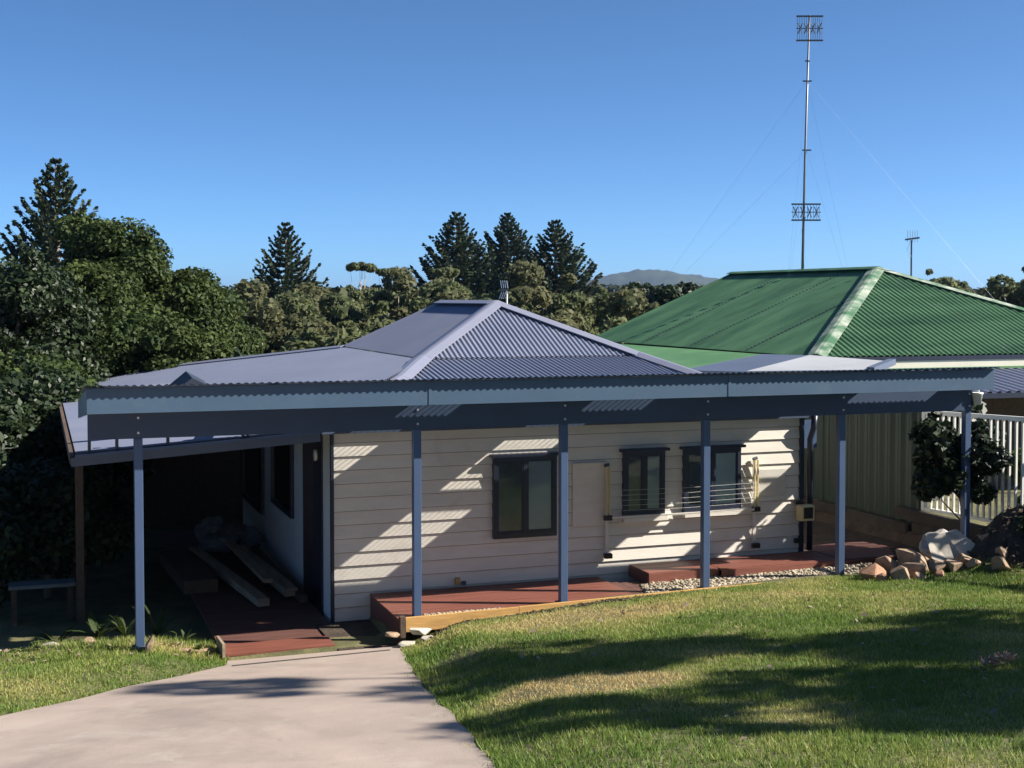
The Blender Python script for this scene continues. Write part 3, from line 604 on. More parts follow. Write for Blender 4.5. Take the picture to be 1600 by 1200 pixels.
for k in range(4):
    p = V3((7.60, 21.6, 3.83)) + ax * (k - 2) * 0.035; m.tube([p, p + V3((0, 0, 0.13)) - ax * 0.02], 0.007, 4); m.tube([p - V3((0, 0, 0.06)), p - V3((0, 0, 0.18)) - ax * 0.04], 0.007, 4)
m.build('elements', M['alu'], bo)

# ------------------------------------------------------------ right boundary
FX = 11.6
GF_ = thing('sheet_fence', 'tall green ribbed steel fence in the side passage', 'fence', (FX, 18, 0.4))
def fence_sheet(y0, y1, zb, zt):
    ys, xs2 = [], []; y = y0
    prof = [(0.0, 0), (0.10, 0), (0.12, 0.055), (0.19, 0.055), (0.21, 0)]
    while y < y1:
        for a, h in prof:
            if y + a <= y1: ys.append(y + a); xs2.append(h)
        y += 0.25
    n = len(ys); V = [(FX - h, y, zb) for y, h in zip(ys, xs2)] + [(FX - h, y, zt) for y, h in zip(ys, xs2)]
    b = np.arange(n - 1); return V, np.stack([b, b + 1, b + 1 + n, b + n], 1)
for (a, c2, zb) in ((15.62, 18.0, 0.60), (18.05, 20.4, 0.45), (20.45, 24, 0.35)):
    V, F = fence_sheet(a, c2, zb - 0.28, zb + 1.75); fmesh('panel', V, F, M['fencegreen'], GF_)
    m = MB(); m.box(FX - 0.05, FX + 0.03, a, c2, zb + 1.752, zb + 1.80); m.build('top_rail', M['fencegreen'], GF_)
    m = MB(); m.box(FX - 0.05, FX + 0.03, a - 0.045, a - 0.002, zb - 0.2, zb + 1.81); m.build('post', M['fencegreen'], GF_)
WF = thing('picket_fence', 'white metal upright-bar fence on the retaining wall at the right', 'fence', (FX, 12.5, 0.75))
def wz(y): return 0.72 + 0.035 * (15.5 - y)
y0f, y1f = 9.0, 15.55
for dz, h in ((0.0, 0.04), (1.34, 0.055)):
    m = MB(); m.bar((FX, y0f, wz(y0f) + dz + 0.03), (FX, y1f, wz(y1f) + dz + 0.03), 0.05, h); m.build('rail', M['white'], WF)
k = 0; y = y1f - 0.06
proto = None
while y > y0f:
    if proto is None:
        m = MB(); m.box(FX - 0.014, FX + 0.014, y - 0.014, y + 0.014, wz(y) + 0.05, wz(y) + 1.345); proto = m.build('bar', M['white'], WF)
        py = y
    else:
        c_ = proto.copy(); COL.objects.link(c_); c_.location = (0, y - py, wz(y) - wz(py)); WL[c_.name] = WL[proto.name]
    y -= 0.12
for y in (15.52, 13.1, 10.7):
    m = MB(); m.box(FX - 0.03, FX + 0.03, y - 0.03, y + 0.03, wz(y) - 0.3, wz(y) + 1.44); m.build('post', M['white'], WF)
RW = thing('retaining_wall', 'dark log and stone retaining wall under the right boundary fence', 'retaining wall', (11.4, 14, 0.3))
for i in range(4):
    for (a, c2) in ((9.0, 11.2), (11.25, 13.3), (13.35, 15.6), (15.65, 18.2), (18.25, 20.6)):
        off = rnd.uniform(-0.02, 0.02); o2 = (i % 2) * 0.4
        zt = 0.12 + i * 0.155; st = 0.05 if a > 15 else 0.0
        if a > 15 and i == 3: continue
        m = MB(); m.cbox(FX - 0.22 + off + i * 0.02, FX - 0.06, a + o2, c2 + o2 - 0.02 - rnd.uniform(0, 0.03), zt - st, zt + 0.148 - st, c=0.025); m.build('log', M['log'], RW)
# hanging white pot at the last post
BK = thing('hanging_pot', 'small white hanging pot hooked beside the far right awning post', 'pot', (11.0, 13.72, 2.35))
V = []
for (z, r_) in ((2.345, 0.045), (2.47, 0.062), (2.475, 0.07), (2.495, 0.07), (2.49, 0.055), (2.40, 0.045)):
    for k in range(12): V.append((11.01 + r_ * cos(k * pi / 6), 13.70 + r_ * sin(k * pi / 6), z))
F = [(i * 12 + k, i * 12 + (k + 1) % 12, (i + 1) * 12 + (k + 1) % 12, (i + 1) * 12 + k) for i in range(5) for k in range(12)] + [tuple(range(11, -1, -1)), tuple(range(60, 72))]
fmesh('pot', V, F, M['white'], BK, smooth=True)
m = MB(); m.tube([(11.03, 13.70, 2.49), (11.03, 13.70, 2.56), (10.99, 13.70, 2.60), (10.95, 13.70, 2.58), (10.945, 13.70, 2.53)], 0.008, 6); m.build('hook', M['white'], BK)

# ------------------------------------------------------------ rocks, slabs, pebbles
def rock_mesh(seed, sub=2, flat=0.6):
    import bmesh
    r_ = np.random.default_rng(seed); bm = bmesh.new(); P = r_.normal(size=(15, 3)); P /= np.linalg.norm(P, axis=1)[:, None]; P *= r_.uniform(0.75, 1.1, (15, 1)); P[:, 2] *= flat
    for p in P: bm.verts.new(p)
    h = bmesh.ops.convex_hull(bm, input=bm.verts); bmesh.ops.delete(bm, geom=[g for g in h['geom_interior'] if isinstance(g, bmesh.types.BMVert)], context='VERTS')
    bmesh.ops.bevel(bm, geom=bm.edges[:], offset=0.05, segments=1, affect='EDGES'); bm.verts.ensure_lookup_table(); bm.verts.index_update()
    V = np.array([v.co[:] for v in bm.verts]); F = [tuple(v.index for v in f.verts) for f in bm.faces]; bm.free(); return V, F
def rock(name, label, cat, mt, c, s, seed, rz=0.0, tilt=0.0, group=None, flat=0.6):
    V, F = rock_mesh(seed, 2, flat); V = V * V3(s)
    ct, st = cos(tilt), sin(tilt); V = V @ np.array([[ct, 0, st], [0, 1, 0], [-st, 0, ct]]).T
    cz, sz = cos(rz), sin(rz); V = V @ np.array([[cz, -sz, 0], [sz, cz, 0], [0, 0, 1]]).T
    o = fmesh(name, V + V3(c), F, mt, loc=c); return tag(o, label, cat, group)
def gz(x, y): return float(ground(x, y))
RK = [('stoneb', (9.02, 12.98), (0.24, 0.17, 0.14), 'flat orange-topped rock at the left end of the rubble pile'),
      ('stone', (9.30, 13.15), (0.20, 0.16, 0.20), 'dark jagged rock behind the left end of the rubble pile'),
      ('stone', (9.36, 12.72), (0.21, 0.15, 0.17), 'leaning brown rock low in the middle of the rubble pile'),
      ('stone', (9.15, 12.62), (0.18, 0.15, 0.13), 'shadowed brown rock on the grass edge of the rubble pile'),
      ('stone', (9.55, 12.95), (0.27, 0.18, 0.22), 'large tan block in the centre of the rubble pile'),
      ('stone', (9.62, 12.60), (0.13, 0.12, 0.12), 'small tan rock below the central block of the rubble'),
      ('stoneb', (10.33, 13.00), (0.20, 0.16, 0.18), 'orange rock high on the right shoulder of the rubble pile'),
      ('stone', (10.55, 13.30), (0.22, 0.16, 0.14), 'brown rock on top of the soil mound beside the bag'),
      ('stone', (9.95, 12.42), (0.13, 0.10, 0.08), 'low brown rock in front of the white sheet'),
      ('stone', (10.15, 12.20), (0.20, 0.15, 0.13), 'dark rock at the shaded foot of the soil mound'),
      ('stonew', (9.62, 13.35), (0.20, 0.12, 0.10), 'pale flat slab lying behind the rubble pile')]
for i, (mt, (x, y), s_, lb) in enumerate(RK):
    rock('rock', lb, 'rock', M[mt], (x, y, gz(x, y) + s_[2] * 0.45), s_, 30 + i, rnd.uniform(0, 6), rnd.uniform(-0.4, 0.4), 'rocks of the rubble pile', 0.9)
RB = [(9.2, 13.3, 0.11), (9.45, 13.32, 0.10), (9.78, 12.55, 0.12), (9.75, 13.15, 0.14), (9.9, 13.2, 0.13), (10.45, 12.75, 0.13), (10.6, 12.95, 0.15), (10.35, 12.4, 0.11), (9.3, 12.5, 0.08), (9.0, 12.75, 0.08), (10.75, 13.35, 0.12), (10.4, 13.25, 0.12), (9.5, 12.42, 0.07), (10.0, 12.6, 0.12)]
for i, (x, y, s_) in enumerate(RB):
    rock('rock', 'one of the small broken brown rocks filling the gaps of the rubble pile', 'rock', M['stone'] if i % 3 else M['stoneb'], (x, y, gz(x, y) + s_ * 0.35), (s_ * 1.2, s_, s_), 130 + i, rnd.uniform(0, 6), rnd.uniform(-0.6, 0.6), 'small filler rocks of the rubble pile', 0.9)
def slabthing(name, label, cat, mt, pts, t, dirn):
    pts = [V3(p) for p in pts]; d = V3(dirn) * t; n = len(pts); V = pts + [p + d for p in pts]
    F = [tuple(range(n)), tuple(range(2 * n - 1, n - 1, -1))] + [(i, n + i, n + (i + 1) % n, (i + 1) % n) for i in range(n)]
    return tag(fmesh(name, V, F, mt, loc=tuple(pts[0])), label, cat)
z_ = gz(9.9, 12.9)
slabthing('broken_slab', 'grey broken slab propped upright in the rubble pile', 'slab', M['stonew'], [(9.72, 12.85, z_ + 0.10), (9.98, 12.72, z_ - 0.03), (10.05, 12.75, z_ + 0.12), (9.98, 12.95, z_ + 0.36), (9.76, 13.02, z_ + 0.34)], 0.04, (0.4, 0.9, 0.1))
slabthing('broken_slab', 'pale tilted slab face beside the grey slab in the rubble', 'slab', M['stonew'], [(10.0, 12.72, z_ - 0.02), (10.34, 12.70, z_ + 0.16), (10.16, 12.95, z_ + 0.38), (10.03, 12.98, z_ + 0.34)], 0.04, (-0.1, 0.9, 0.3))
slabthing('white_sheet', 'bright white folded sheet at the foot of the tilted slab', 'sheet', M['plastic'], [(9.86, 12.50, z_ - 0.02), (10.28, 12.55, z_ + 0.15), (10.36, 12.64, z_ + 0.22), (10.05, 12.66, z_ + 0.04)], 0.012, (0, 0, 1))
# big pale bag behind the rubble
def blob(c, s_, seed, sub=4, am=0.12, fr=2.2):
    import bmesh
    bm = bmesh.new(); bmesh.ops.create_icosphere(bm, subdivisions=sub, radius=1); V = np.array([v.co[:] for v in bm.verts]); F = [tuple(v.index for v in f.verts) for f in bm.faces]; bm.free()
    r_ = np.random.default_rng(seed); W = r_.normal(size=(7, 3)) * fr; ph = r_.uniform(0, 6, 7)
    d = sum(np.abs(np.sin(V @ W[i] + ph[i])) for i in range(7)) / 7 - 0.6
    return V * (1 + am * d[:, None] * 2) * V3(s_) + V3(c), F
M['bagpale'] = mat('dusty_plastic', (0.42, 0.385, 0.34), 0.45, 0.2, 5, bump=0.5, bscale=7)
V, F = blob((10.16, 13.30, gz(10.16, 13.3) + 0.22), (0.23, 0.15, 0.18), 5, 3, 0.45, 2.0)
tag(fmesh('builders_bag', V, F, M['bagpale'], loc=(10.16, 13.3, 0.3)), 'large pale plastic bag slumped on top of the rubble pile', 'bag')
# heap of soil and litter at the right edge
hx_, hy_ = np.meshgrid(np.linspace(9.9, 12.0, 60), np.linspace(11.5, 13.7, 60), indexing='ij')
hh_ = 0.50 * np.exp(-((hx_ - 11.0) / 0.62) ** 2 - ((hy_ - 12.75) / 0.55) ** 2)
hz_ = ground(hx_, hy_) - 0.06 + hh_ + rng.normal(size=hx_.shape) * 0.025 * (hh_ > 0.03)
b = np.array([i * 60 + j for i in range(59) for j in range(59)])
tag(fmesh('soil_heap', np.stack([hx_, hy_, hz_], -1).reshape(-1, 3), np.stack([b, b + 60, b + 61, b + 1], 1), M['soil'], smooth=True), 'dark heap of soil and leaf litter at the right edge', 'soil heap')
# stones under the sleeper end and by the first post
for i, (c, s_, lb) in enumerate([((3.78, 13.52, 0.16), (0.20, 0.09, 0.06), 'long pale stone directly under the sleeper end'), ((3.52, 13.58, 0.13), (0.10, 0.08, 0.05), 'small pale stone jutting left under the sleeper end'),
                             ((3.66, 13.46, 0.05), (0.13, 0.08, 0.05), 'pale stone lowest in the stack beside the drive'), ((3.88, 13.42, 0.10), (0.12, 0.07, 0.05), 'small reddish stone right of the lowest stacked stone')]):
    rock('stone', lb, 'stone', M['stonew'] if i != 1 else M['stone'], c, s_, 70 + i, 0.1, 0.1, 'stones stacked under the sleeper end', 0.8)
rock('stone', 'pointed pale stone at the foot of the first awning post', 'stone', M['stone'], (1.06, 13.62, 0.23), (0.065, 0.06, 0.12), 81, 0.4, 0.1, None, 1.0)
for i, (x, y, sx, lb, mt) in enumerate([(0.15, 14.35, 0.16, 'long flat stone among leaves at the left lawn edge', 'stonew'), (0.52, 14.3, 0.18, 'tan mounded stone at the left lawn edge', 'stone'), (0.86, 14.42, 0.09, 'small orange stone left of the first post', 'stoneb'), (1.42, 13.9, 0.10, 'tan stone on the mound right of the first post', 'stone'), (1.62, 14.0, 0.12, 'tan stone at the right corner of the garden mound', 'stone')]):
    rock('stone', lb, 'stone', M[mt], (x, y, gz(x, y) + 0.02), (sx, sx * 0.6, sx * 0.4), 90 + i, rnd.uniform(0, 3), 0.0, None, 0.8)
m = MB(); m.bar((1.80, 14.25, 0.04), (1.795, 13.72, 0.08), 0.03, 0.14)
tag(m.build('edging_board', M['timber'], loc=(1.8, 14, 0)), 'short timber edging board between garden mound and walkway', 'board')
# pebbles
import bmesh
pb = bmesh.new(); bmesh.ops.create_icosphere(pb, subdivisions=1, radius=1); PVb = np.array([v.co[:] for v in pb.verts]); PFb = np.array([[v.index for v in f.verts] for f in pb.faces]); pb.free()
def pebbles(name, label, pts, smin, smax, mt):
    n = len(pts); S = rng.uniform(smin, smax, (n, 1, 1)) * np.stack([rng.uniform(0.8, 1.4, n), rng.uniform(0.7, 1.1, n), rng.uniform(0.5, 0.8, n)], 1)[:, None, :]
    a = rng.uniform(0, 6.28, n); ca, sa = np.cos(a)[:, None], np.sin(a)[:, None]
    P = PVb[None] * S; X = P[..., 0] * ca - P[..., 1] * sa; Y = P[..., 0] * sa + P[..., 1] * ca
    V = np.stack([X, Y, P[..., 2]], -1) + pts[:, None, :]
    F = (PFb[None] + (np.arange(n) * len(PVb))[:, None, None]).reshape(-1, 3)
    o = fmesh(name, V.reshape(-1, 3), F, mt, smooth=True); return tag(o, label, 'pebbles', kind='stuff')
def pebmat():
    m = leafmat('pebble_mix', (0.20, 0.16, 0.11), (0.50, 0.44, 0.34), 0.0, 3.0, 0.7, 0.3); return m
M['pebmix'] = pebmat()
px_ = rng.uniform(6.62, 9.75, 3600); py_ = rng.uniform(13.69, 14.36, 3600)
k = (py_ < 14.36) & (py_ < 13.72 + (px_ - 6.5) * 2.6); px_, py_ = px_[k], py_[k]
pz_ = 0.262 + 0.02 * (px_ - 6.6) + rng.uniform(0, 0.02, len(px_))
tag(fmesh('gravel_bed', [(6.55, 13.68, 0.255), (9.9, 13.68, 0.325), (9.9, 14.5, 0.30), (6.55, 14.5, 0.24)], [(0, 1, 2, 3)], M['soil']), kind='structure')
pebbles('pebble_bed', 'cream river pebbles between the platform and the sleeper edging', np.stack([px_, py_, pz_], 1), 0.016, 0.03, M['pebmix'])
a_ = rng.uniform(0, 1, (260, 2)); pebbles('loose_gravel', 'loose pale gravel at the first deck edge and behind the rubble', np.concatenate([np.stack([3.9 + a_[:130, 0] * 0.9, 13.68 + a_[:130, 1] * 0.04, np.full(130, 0.285)], 1), np.stack([9.6 + a_[130:, 0] * 0.9, 13.75 + a_[130:, 1] * 0.4, np.full(130, 0.37)], 1)]), 0.012, 0.028, M['pebmix'])

# ------------------------------------------------------------ foliage
def leaf_quads(P, Nrm, size, r_, elong=1.7):
    n = len(P); Nn = Nrm / np.maximum(np.linalg.norm(Nrm, axis=1), 1e-9)[:, None]
    A = r_.normal(size=(n, 3)); A -= (A * Nn).sum(1)[:, None] * Nn; A /= np.maximum(np.linalg.norm(A, axis=1), 1e-9)[:, None]
    B = np.cross(Nn, A); sz = size * r_.uniform(0.6, 1.35, n)[:, None]
    a, b = A * sz * 0.5 * elong, B * sz * 0.5
    bend = Nn * sz * 0.18
    V = np.stack([P - a, P - b * 1.0 + bend, P + a, P + b + bend], 1).reshape(-1, 3)
    F = np.arange(n * 4).reshape(n, 4); return V, F
def clump_points(c, r3, n, r_, inner=0.55):
    D = r_.normal(size=(n, 3)); D /= np.linalg.norm(D, axis=1)[:, None]
    rad = r_.uniform(inner, 1.0, n)[:, None]
    return V3(c) + D * rad * V3(r3), D
def make_crown(C3, R3, M_, clr, nleaf, leaf, seed, bias=0.5, low=-0.7, fill=0.35, sprays=0.16):
    """uneven crown: clumps scattered over an ellipsoid, leaves over every clump"""
    r_ = np.random.default_rng(seed); Ps, Ns, cc = [], [], []
    C3, R3 = V3(C3), V3(R3)
    for k in range(M_):
        while True:
            d = r_.normal(size=3); d /= np.linalg.norm(d)
            if d[2] > low: break
        t = r_.uniform(0.25, 0.7) if r_.random() < fill else r_.uniform(0.72, 1.02)
        spray = r_.random() < sprays
        if spray: t = r_.uniform(1.0, 1.22)
        c = C3 + d * R3 * t; rr = clr * (r_.uniform(0.25, 0.5) if spray else r_.uniform(0.55, 1.4))
        P, D = clump_points(c, (rr, rr, rr * 0.75), int(nleaf * (rr / clr) ** 2), r_)
        Ps.append(P); Ns.append(D * bias + r_.normal(size=P.shape) * 0.45 + V3((0, 0, 0.35))); cc.append(c)
    V, F = leaf_quads(np.concatenate(Ps), np.concatenate(Ns), leaf, r_); return V, F, cc
def limbs(base, top, targets, r0, seed, nlimb=9, n=6):
    r_ = np.random.default_rng(seed); m = MB(); base, top = V3(base), V3(top)
    pts = [base + (top - base) * t + V3((r_.normal() * 0.03, r_.normal() * 0.03, 0)) * np.linalg.norm(top - base) * (t > 0) for t in np.linspace(0, 1, 6)]
    m.tube(pts, list(np.linspace(r0, r0 * 0.3, 6)), 8)
    for c in (targets if len(targets) <= nlimb else [targets[i] for i in r_.choice(len(targets), nlimb, replace=False)]):
        c = V3(c); t = np.clip((c[2] - base[2]) / max(top[2] - base[2], 0.1) - 0.35, 0.25, 0.9); p = base + (top - base) * t
        mid = (p + c) / 2 + V3((r_.normal() * 0.1, r_.normal() * 0.1, -0.08 * np.linalg.norm(c - p)))
        m.tube([p, mid, c], [r0 * 0.42, r0 * 0.25, r0 * 0.08], n)
    return m
def tree(name, label, base, C3, R3, M_, clr, nleaf, leaf, lm, bark, r0, seed, group=None, cat='tree', nlimb=9, **kw):
    T = thing(name, label, cat, base, group)
    V, F, cc = make_crown(C3, R3, M_, clr, nleaf, leaf, seed, **kw)
    fmesh('crown', V, F, lm, T)
    limbs(base, V3(C3) + V3((0, 0, R3[2] * 0.5)), cc, r0, seed, nlimb).build('trunk', bark, T, smooth=True)
    return T
def copy_tree(o, loc, sc_, rz, label, group):
    c = o.copy(); COL.objects.link(c); c.location = loc; c.scale = sc_ if hasattr(sc_, '__len__') else (sc_,) * 3; c.rotation_euler = (0, 0, rz)
    c['label'] = label
    if group: c['group'] = group
    WL[c.name] = V3(loc)
    for ch in o.children:
        d = ch.copy(); COL.objects.link(d); d.parent = c; d.matrix_parent_inverse = ch.matrix_parent_inverse.copy()
    return c
TH = radians(19.65)
def atpx(x, D):   # ground plan position at a bearing and distance from where the photo was taken
    R_ = (x - 800) / 2100 * D; return R_ * cos(TH) + D * sin(TH), -R_ * sin(TH) + D * cos(TH)
def zpx(y, D): return CZ - (y - 466) / 2100 * D

# near broadleaf trees at the left
def left_tree(x, D, ytop, ybot, wpx, label, seed, lm, M_=60, clr=0.55, nleaf=980, leaf=0.064, name='broadleaf_tree', dep=1.0):
    X, Y = atpx(x, D); zt, zb = zpx(ytop, D), zpx(ybot, D); rx = wpx / 2100 * D / 2; rz = (zt - zb) / 2
    return tree(name, label, (X, Y, gz(X, Y) - 0.1), (X, Y, (zt + zb) / 2), (rx, rx * dep, rz), M_, clr, nleaf, leaf, lm, M['bark'], 0.16, seed, 'broadleaf trees at the left')
left_tree(180, 30, 352, 640, 190, 'tall broadleaf tree with a rounded crown, highest of the leafy trees at left', 101, M['leafA'], 75)
left_tree(110, 27, 420, 720, 200, 'broad leafy tree in the middle of the left tree group', 102, M['leafA'], 70)
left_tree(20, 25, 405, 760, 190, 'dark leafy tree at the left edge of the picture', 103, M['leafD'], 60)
left_tree(285, 30, 425, 640, 150, 'leafy tree with sprays sticking up at the right of the left group', 104, M['leafA'], 48)
left_tree(210, 27, 500, 680, 260, 'spreading leafy shrub tree just above the lean-to roof', 105, M['leafA'], 60)
left_tree(55, 23.5, 560, 800, 190, 'leafy shrub with yellowish leaves beside the lean-to eave', 106, M['leafA'], 48, nleaf=700)
left_tree(330, 33, 495, 640, 120, 'round leafy shrub behind the grey roof slope', 107, M['leafA'], 30)
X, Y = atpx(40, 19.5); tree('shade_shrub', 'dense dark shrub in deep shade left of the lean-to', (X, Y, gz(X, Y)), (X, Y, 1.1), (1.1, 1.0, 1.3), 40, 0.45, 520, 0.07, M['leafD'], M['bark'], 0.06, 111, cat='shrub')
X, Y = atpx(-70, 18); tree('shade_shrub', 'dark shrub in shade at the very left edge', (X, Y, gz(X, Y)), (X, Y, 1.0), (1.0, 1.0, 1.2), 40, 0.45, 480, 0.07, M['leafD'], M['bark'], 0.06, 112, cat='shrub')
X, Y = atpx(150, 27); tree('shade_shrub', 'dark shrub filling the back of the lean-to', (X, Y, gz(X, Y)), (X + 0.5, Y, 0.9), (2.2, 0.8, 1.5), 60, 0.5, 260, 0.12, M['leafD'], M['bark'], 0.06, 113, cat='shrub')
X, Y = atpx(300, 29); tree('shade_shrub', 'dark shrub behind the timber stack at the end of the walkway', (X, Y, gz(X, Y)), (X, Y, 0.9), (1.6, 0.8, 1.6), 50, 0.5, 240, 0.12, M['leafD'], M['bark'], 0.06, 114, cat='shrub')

# Norfolk pines: whorls of upswept bottle-brush branches
def norfolk(seed, Hh=15.0, base_r=6.0, tiers=40):
    r_ = np.random.default_rng(seed); Vs = []; mb = MB()
    mb.tube([(0, 0, -9), (0, 0, 0), (0.05, 0, Hh * 0.5), (0, 0, Hh)], [0.4, 0.32, 0.2, 0.03], 8)
    for i in range(tiers):
        t = (i + 0.3) / tiers; z = Hh * (1 - t * 0.92); Lb = base_r * (t ** 0.86) * (1 + 0.12 * r_.normal()) + 0.15
        nb_ = 7 if t < 0.5 else 9; a0 = r_.uniform(0, 6.28)
        for k in range(nb_):
            if r_.random() < 0.06: continue
            a = a0 + 2 * pi * k / nb_ + r_.normal() * 0.12; L_ = Lb * r_.uniform(0.78, 1.12); d = V3((cos(a), sin(a), 0)); sd = V3((-sin(a), cos(a), 0))
            up = 0.10 + 0.32 * (1 - t); 
            def bp(u): return V3((0, 0, z)) + d * L_ * u + V3((0, 0, L_ * (up * u - 0.22 * u * (1 - u) * 2 + 0.28 * u ** 3)))
            mb.tube([bp(0), bp(0.5), bp(1)], [0.035, 0.022, 0.008], 3)
            ns = int(14 + L_ * 30) if t < 0.6 else int(8 + L_ * 9)
            for q_ in range(ns):
                u = 0.12 + 0.9 * r_.random() ** 0.8; p = bp(min(u, 1.0)); side = r_.choice((-1, 1))
                ln = (0.18 + 0.30 * min(1, L_ / 2.5)) * r_.uniform(0.7, 1.25) * (1.1 - 0.4 * u)
                dirv = d * 0.65 + sd * side * r_.uniform(0.0, 1.2) + V3((0, 0, r_.uniform(-0.15, 0.85))); dirv /= np.linalg.norm(dirv)
                wv = np.cross(dirv, r_.normal(size=3)); wv /= np.linalg.norm(wv); wv *= 0.075
                Vs += [p - wv * 0.6, p + dirv * ln * 0.55 - wv * 1.3, p + dirv * ln, p + dirv * ln * 0.55 + wv * 1.3]
    V = np.array(Vs); return V, np.arange(len(V)).reshape(-1, 4), mb
V, F, mb = norfolk(3)
NP = thing('norfolk_pine', 'left of the three Norfolk pines standing together', 'tree', (0, 0, 0), 'Norfolk pines')
fmesh('crown', V, F, M['leafP'], NP); mb.build('trunk', M['bark'], NP, smooth=True)
V2, F2, mb2 = norfolk(8, 15.0, 5.4, 32)
NQ = thing('norfolk_pine', 'open branched Norfolk pine rising alone above the bush at left centre', 'tree', (0, 0, 0), 'Norfolk pines')
fmesh('crown', V2, F2, M['leafP'], NQ); mb2.build('trunk', M['bark'], NQ, smooth=True)
def place_pine(o, x, D, ytop, s_, rz, wf=1.0, label=None, cp=True):
    X, Y = atpx(x, D); loc = (X, Y, zpx(ytop, D) - 15.0 * s_)
    if cp: return copy_tree(o, loc, (s_ * wf, s_ * wf, s_), rz, label, 'Norfolk pines')
    o.location = loc; o.scale = (s_ * wf, s_ * wf, s_); o.rotation_euler = (0, 0, rz)
V3_, F3_, mb3 = norfolk(21, 15.0, 5.7, 42)
NR = thing('norfolk_pine', 'middle of the three Norfolk pines standing together', 'tree', (0, 0, 0), 'Norfolk pines')
fmesh('crown', V3_, F3_, M['leafP'], NR); mb3.build('trunk', M['bark'], NR, smooth=True)
place_pine(NR, 793, 100, 335, 0.92, 1.0, 0.95, cp=False)
place_pine(NP, 868, 92, 347, 0.92, 2.3, 1.06, 'right and widest of the three Norfolk pines standing together')
place_pine(NQ, 90, 62, 252, 0.90, 0.7, 1.0, 'tall Norfolk pine behind the leafy trees at the left')
place_pine(NP, 714, 92, 335, 0.95, 0.0, 1.05, cp=False); place_pine(NQ, 447, 84, 350, 0.85, 0.0, 1.0, cp=False)

# gum trees of the bush behind the houses
def gum(seed, lm, spread=2.6, hh=12.0, layers=30, clr=0.8, nleaf=330, leaf=0.20, flat=0.55):
    T = thing('gum_tree', 'x', 'tree', (0, 0, 0)); r_ = np.random.default_rng(seed)
    V, F, cc = make_crown((0, 0, hh * 0.66), (spread, spread, hh * 0.33), layers, clr, nleaf, leaf, seed, bias=0.4, low=-0.8, fill=0.3)
    fmesh('crown', V, F, lm, T); limbs((0, 0, -5), (0.3, 0.2, hh * 0.85), cc, 0.15, seed, 10, 5).build('trunk', M['barkpale'], T, smooth=True); return T
GT = [gum(201, M['leafG']), gum(202, M['leafG2'], 2.9, 11.5, 28), gum(203, M['leafG'], 3.2, 12, 34), gum(204, M['leafG2'], 2.4, 12.5, 24), gum(205, M['leafD'], 3.4, 10.5, 40)]
def umbrella(seed):
    T = thing('umbrella_gum', 'x', 'tree', (0, 0, 0)); r_ = np.random.default_rng(seed)
    V, F, cc = make_crown((0, 0, 11.2), (1.0, 0.9, 0.28), 20, 0.30, 170, 0.13, seed, low=-0.3, fill=0.4, sprays=0.0)
    fmesh('crown', V, F, M['leafL'] if False else M['leafG'], T); limbs((0, 0, -5), (0.1, 0.05, 10.2), cc, 0.09, seed, 8, 5).build('trunk', M['barkpale'], T, smooth=True); return T
UG = umbrella(301)
used = set()
def put(o, x, D, ytop, h0, s_, rz, label, group):
    X, Y = atpx(x, D); loc = (X, Y, zpx(ytop, D) - h0 * s_)
    if id(o) not in used:
        used.add(id(o)); o.location = loc; o.scale = (s_,) * 3; o.rotation_euler = (0, 0, rz); o['label'] = label; o['group'] = group; return o
    return copy_tree(o, loc, s_, rz, label, group)
put(UG, 562, 98, 405, 11.8, 1.0, 0.3, 'flat-topped umbrella gum standing highest left of the three pines', 'umbrella gums')
put(UG, 604, 95, 414, 11.8, 0.85, 2.0, 'smaller flat-topped gum right of the highest umbrella gum', 'umbrella gums')
put(UG, 690, 84, 412, 11.8, 0.95, 1.1, 'flat-topped gum in front of the left pine of the three', 'umbrella gums')
put(UG, 1455, 120, 424, 11.8, 2.4, 0.9, 'broad flat-topped gum above the green roof hip at right', 'umbrella gums')
rows = [(345, 70, 455), (385, 64, 462), (425, 66, 452), (470, 62, 440), (512, 70, 436), (548, 66, 448), (585, 72, 432), (622, 64, 440), (655, 70, 436), (690, 60, 432), (725, 66, 424), (760, 60, 438), (800, 66, 442), (838, 60, 440), (872, 64, 450), (908, 60, 446), (940, 70, 456), (968, 64, 462),
        (360, 48, 492), (410, 46, 505), (455, 48, 488), (500, 45, 498), (545, 47, 486), (590, 45, 492), (640, 46, 478), (690, 44, 482), (735, 46, 468), (785, 44, 474), (835, 45, 470), (885, 44, 476), (930, 46, 472), (985, 48, 482)]
for i, (x, D, yt) in enumerate(rows):
    o = GT[(i * 7 + i // 3) % 4]
    lb = 'grey-green gum crowded in the bush behind the grey roof, back row' if i < 18 else 'olive-brown gum crowded close behind the grey roof, front row'
    put(o, x + rnd.uniform(-6, 6), D, yt + rnd.uniform(-5, 5), 12.0, rnd.uniform(0.75, 0.95), rnd.uniform(0, 6), lb, 'back row bush gums' if i < 18 else 'front row bush gums')
for i, (x, D, yt, lb) in enumerate([(1030, 62, 462, 'dark rounded tree between the three pines and the green roof'), (1075, 68, 456, 'dark rounded tree touching the green roof edge'), (1000, 75, 455, 'dark rounded tree right of the widest pine')]):
    put(GT[4], x, D, yt, 10.5, 0.75, i * 1.7, lb, 'dark round trees')
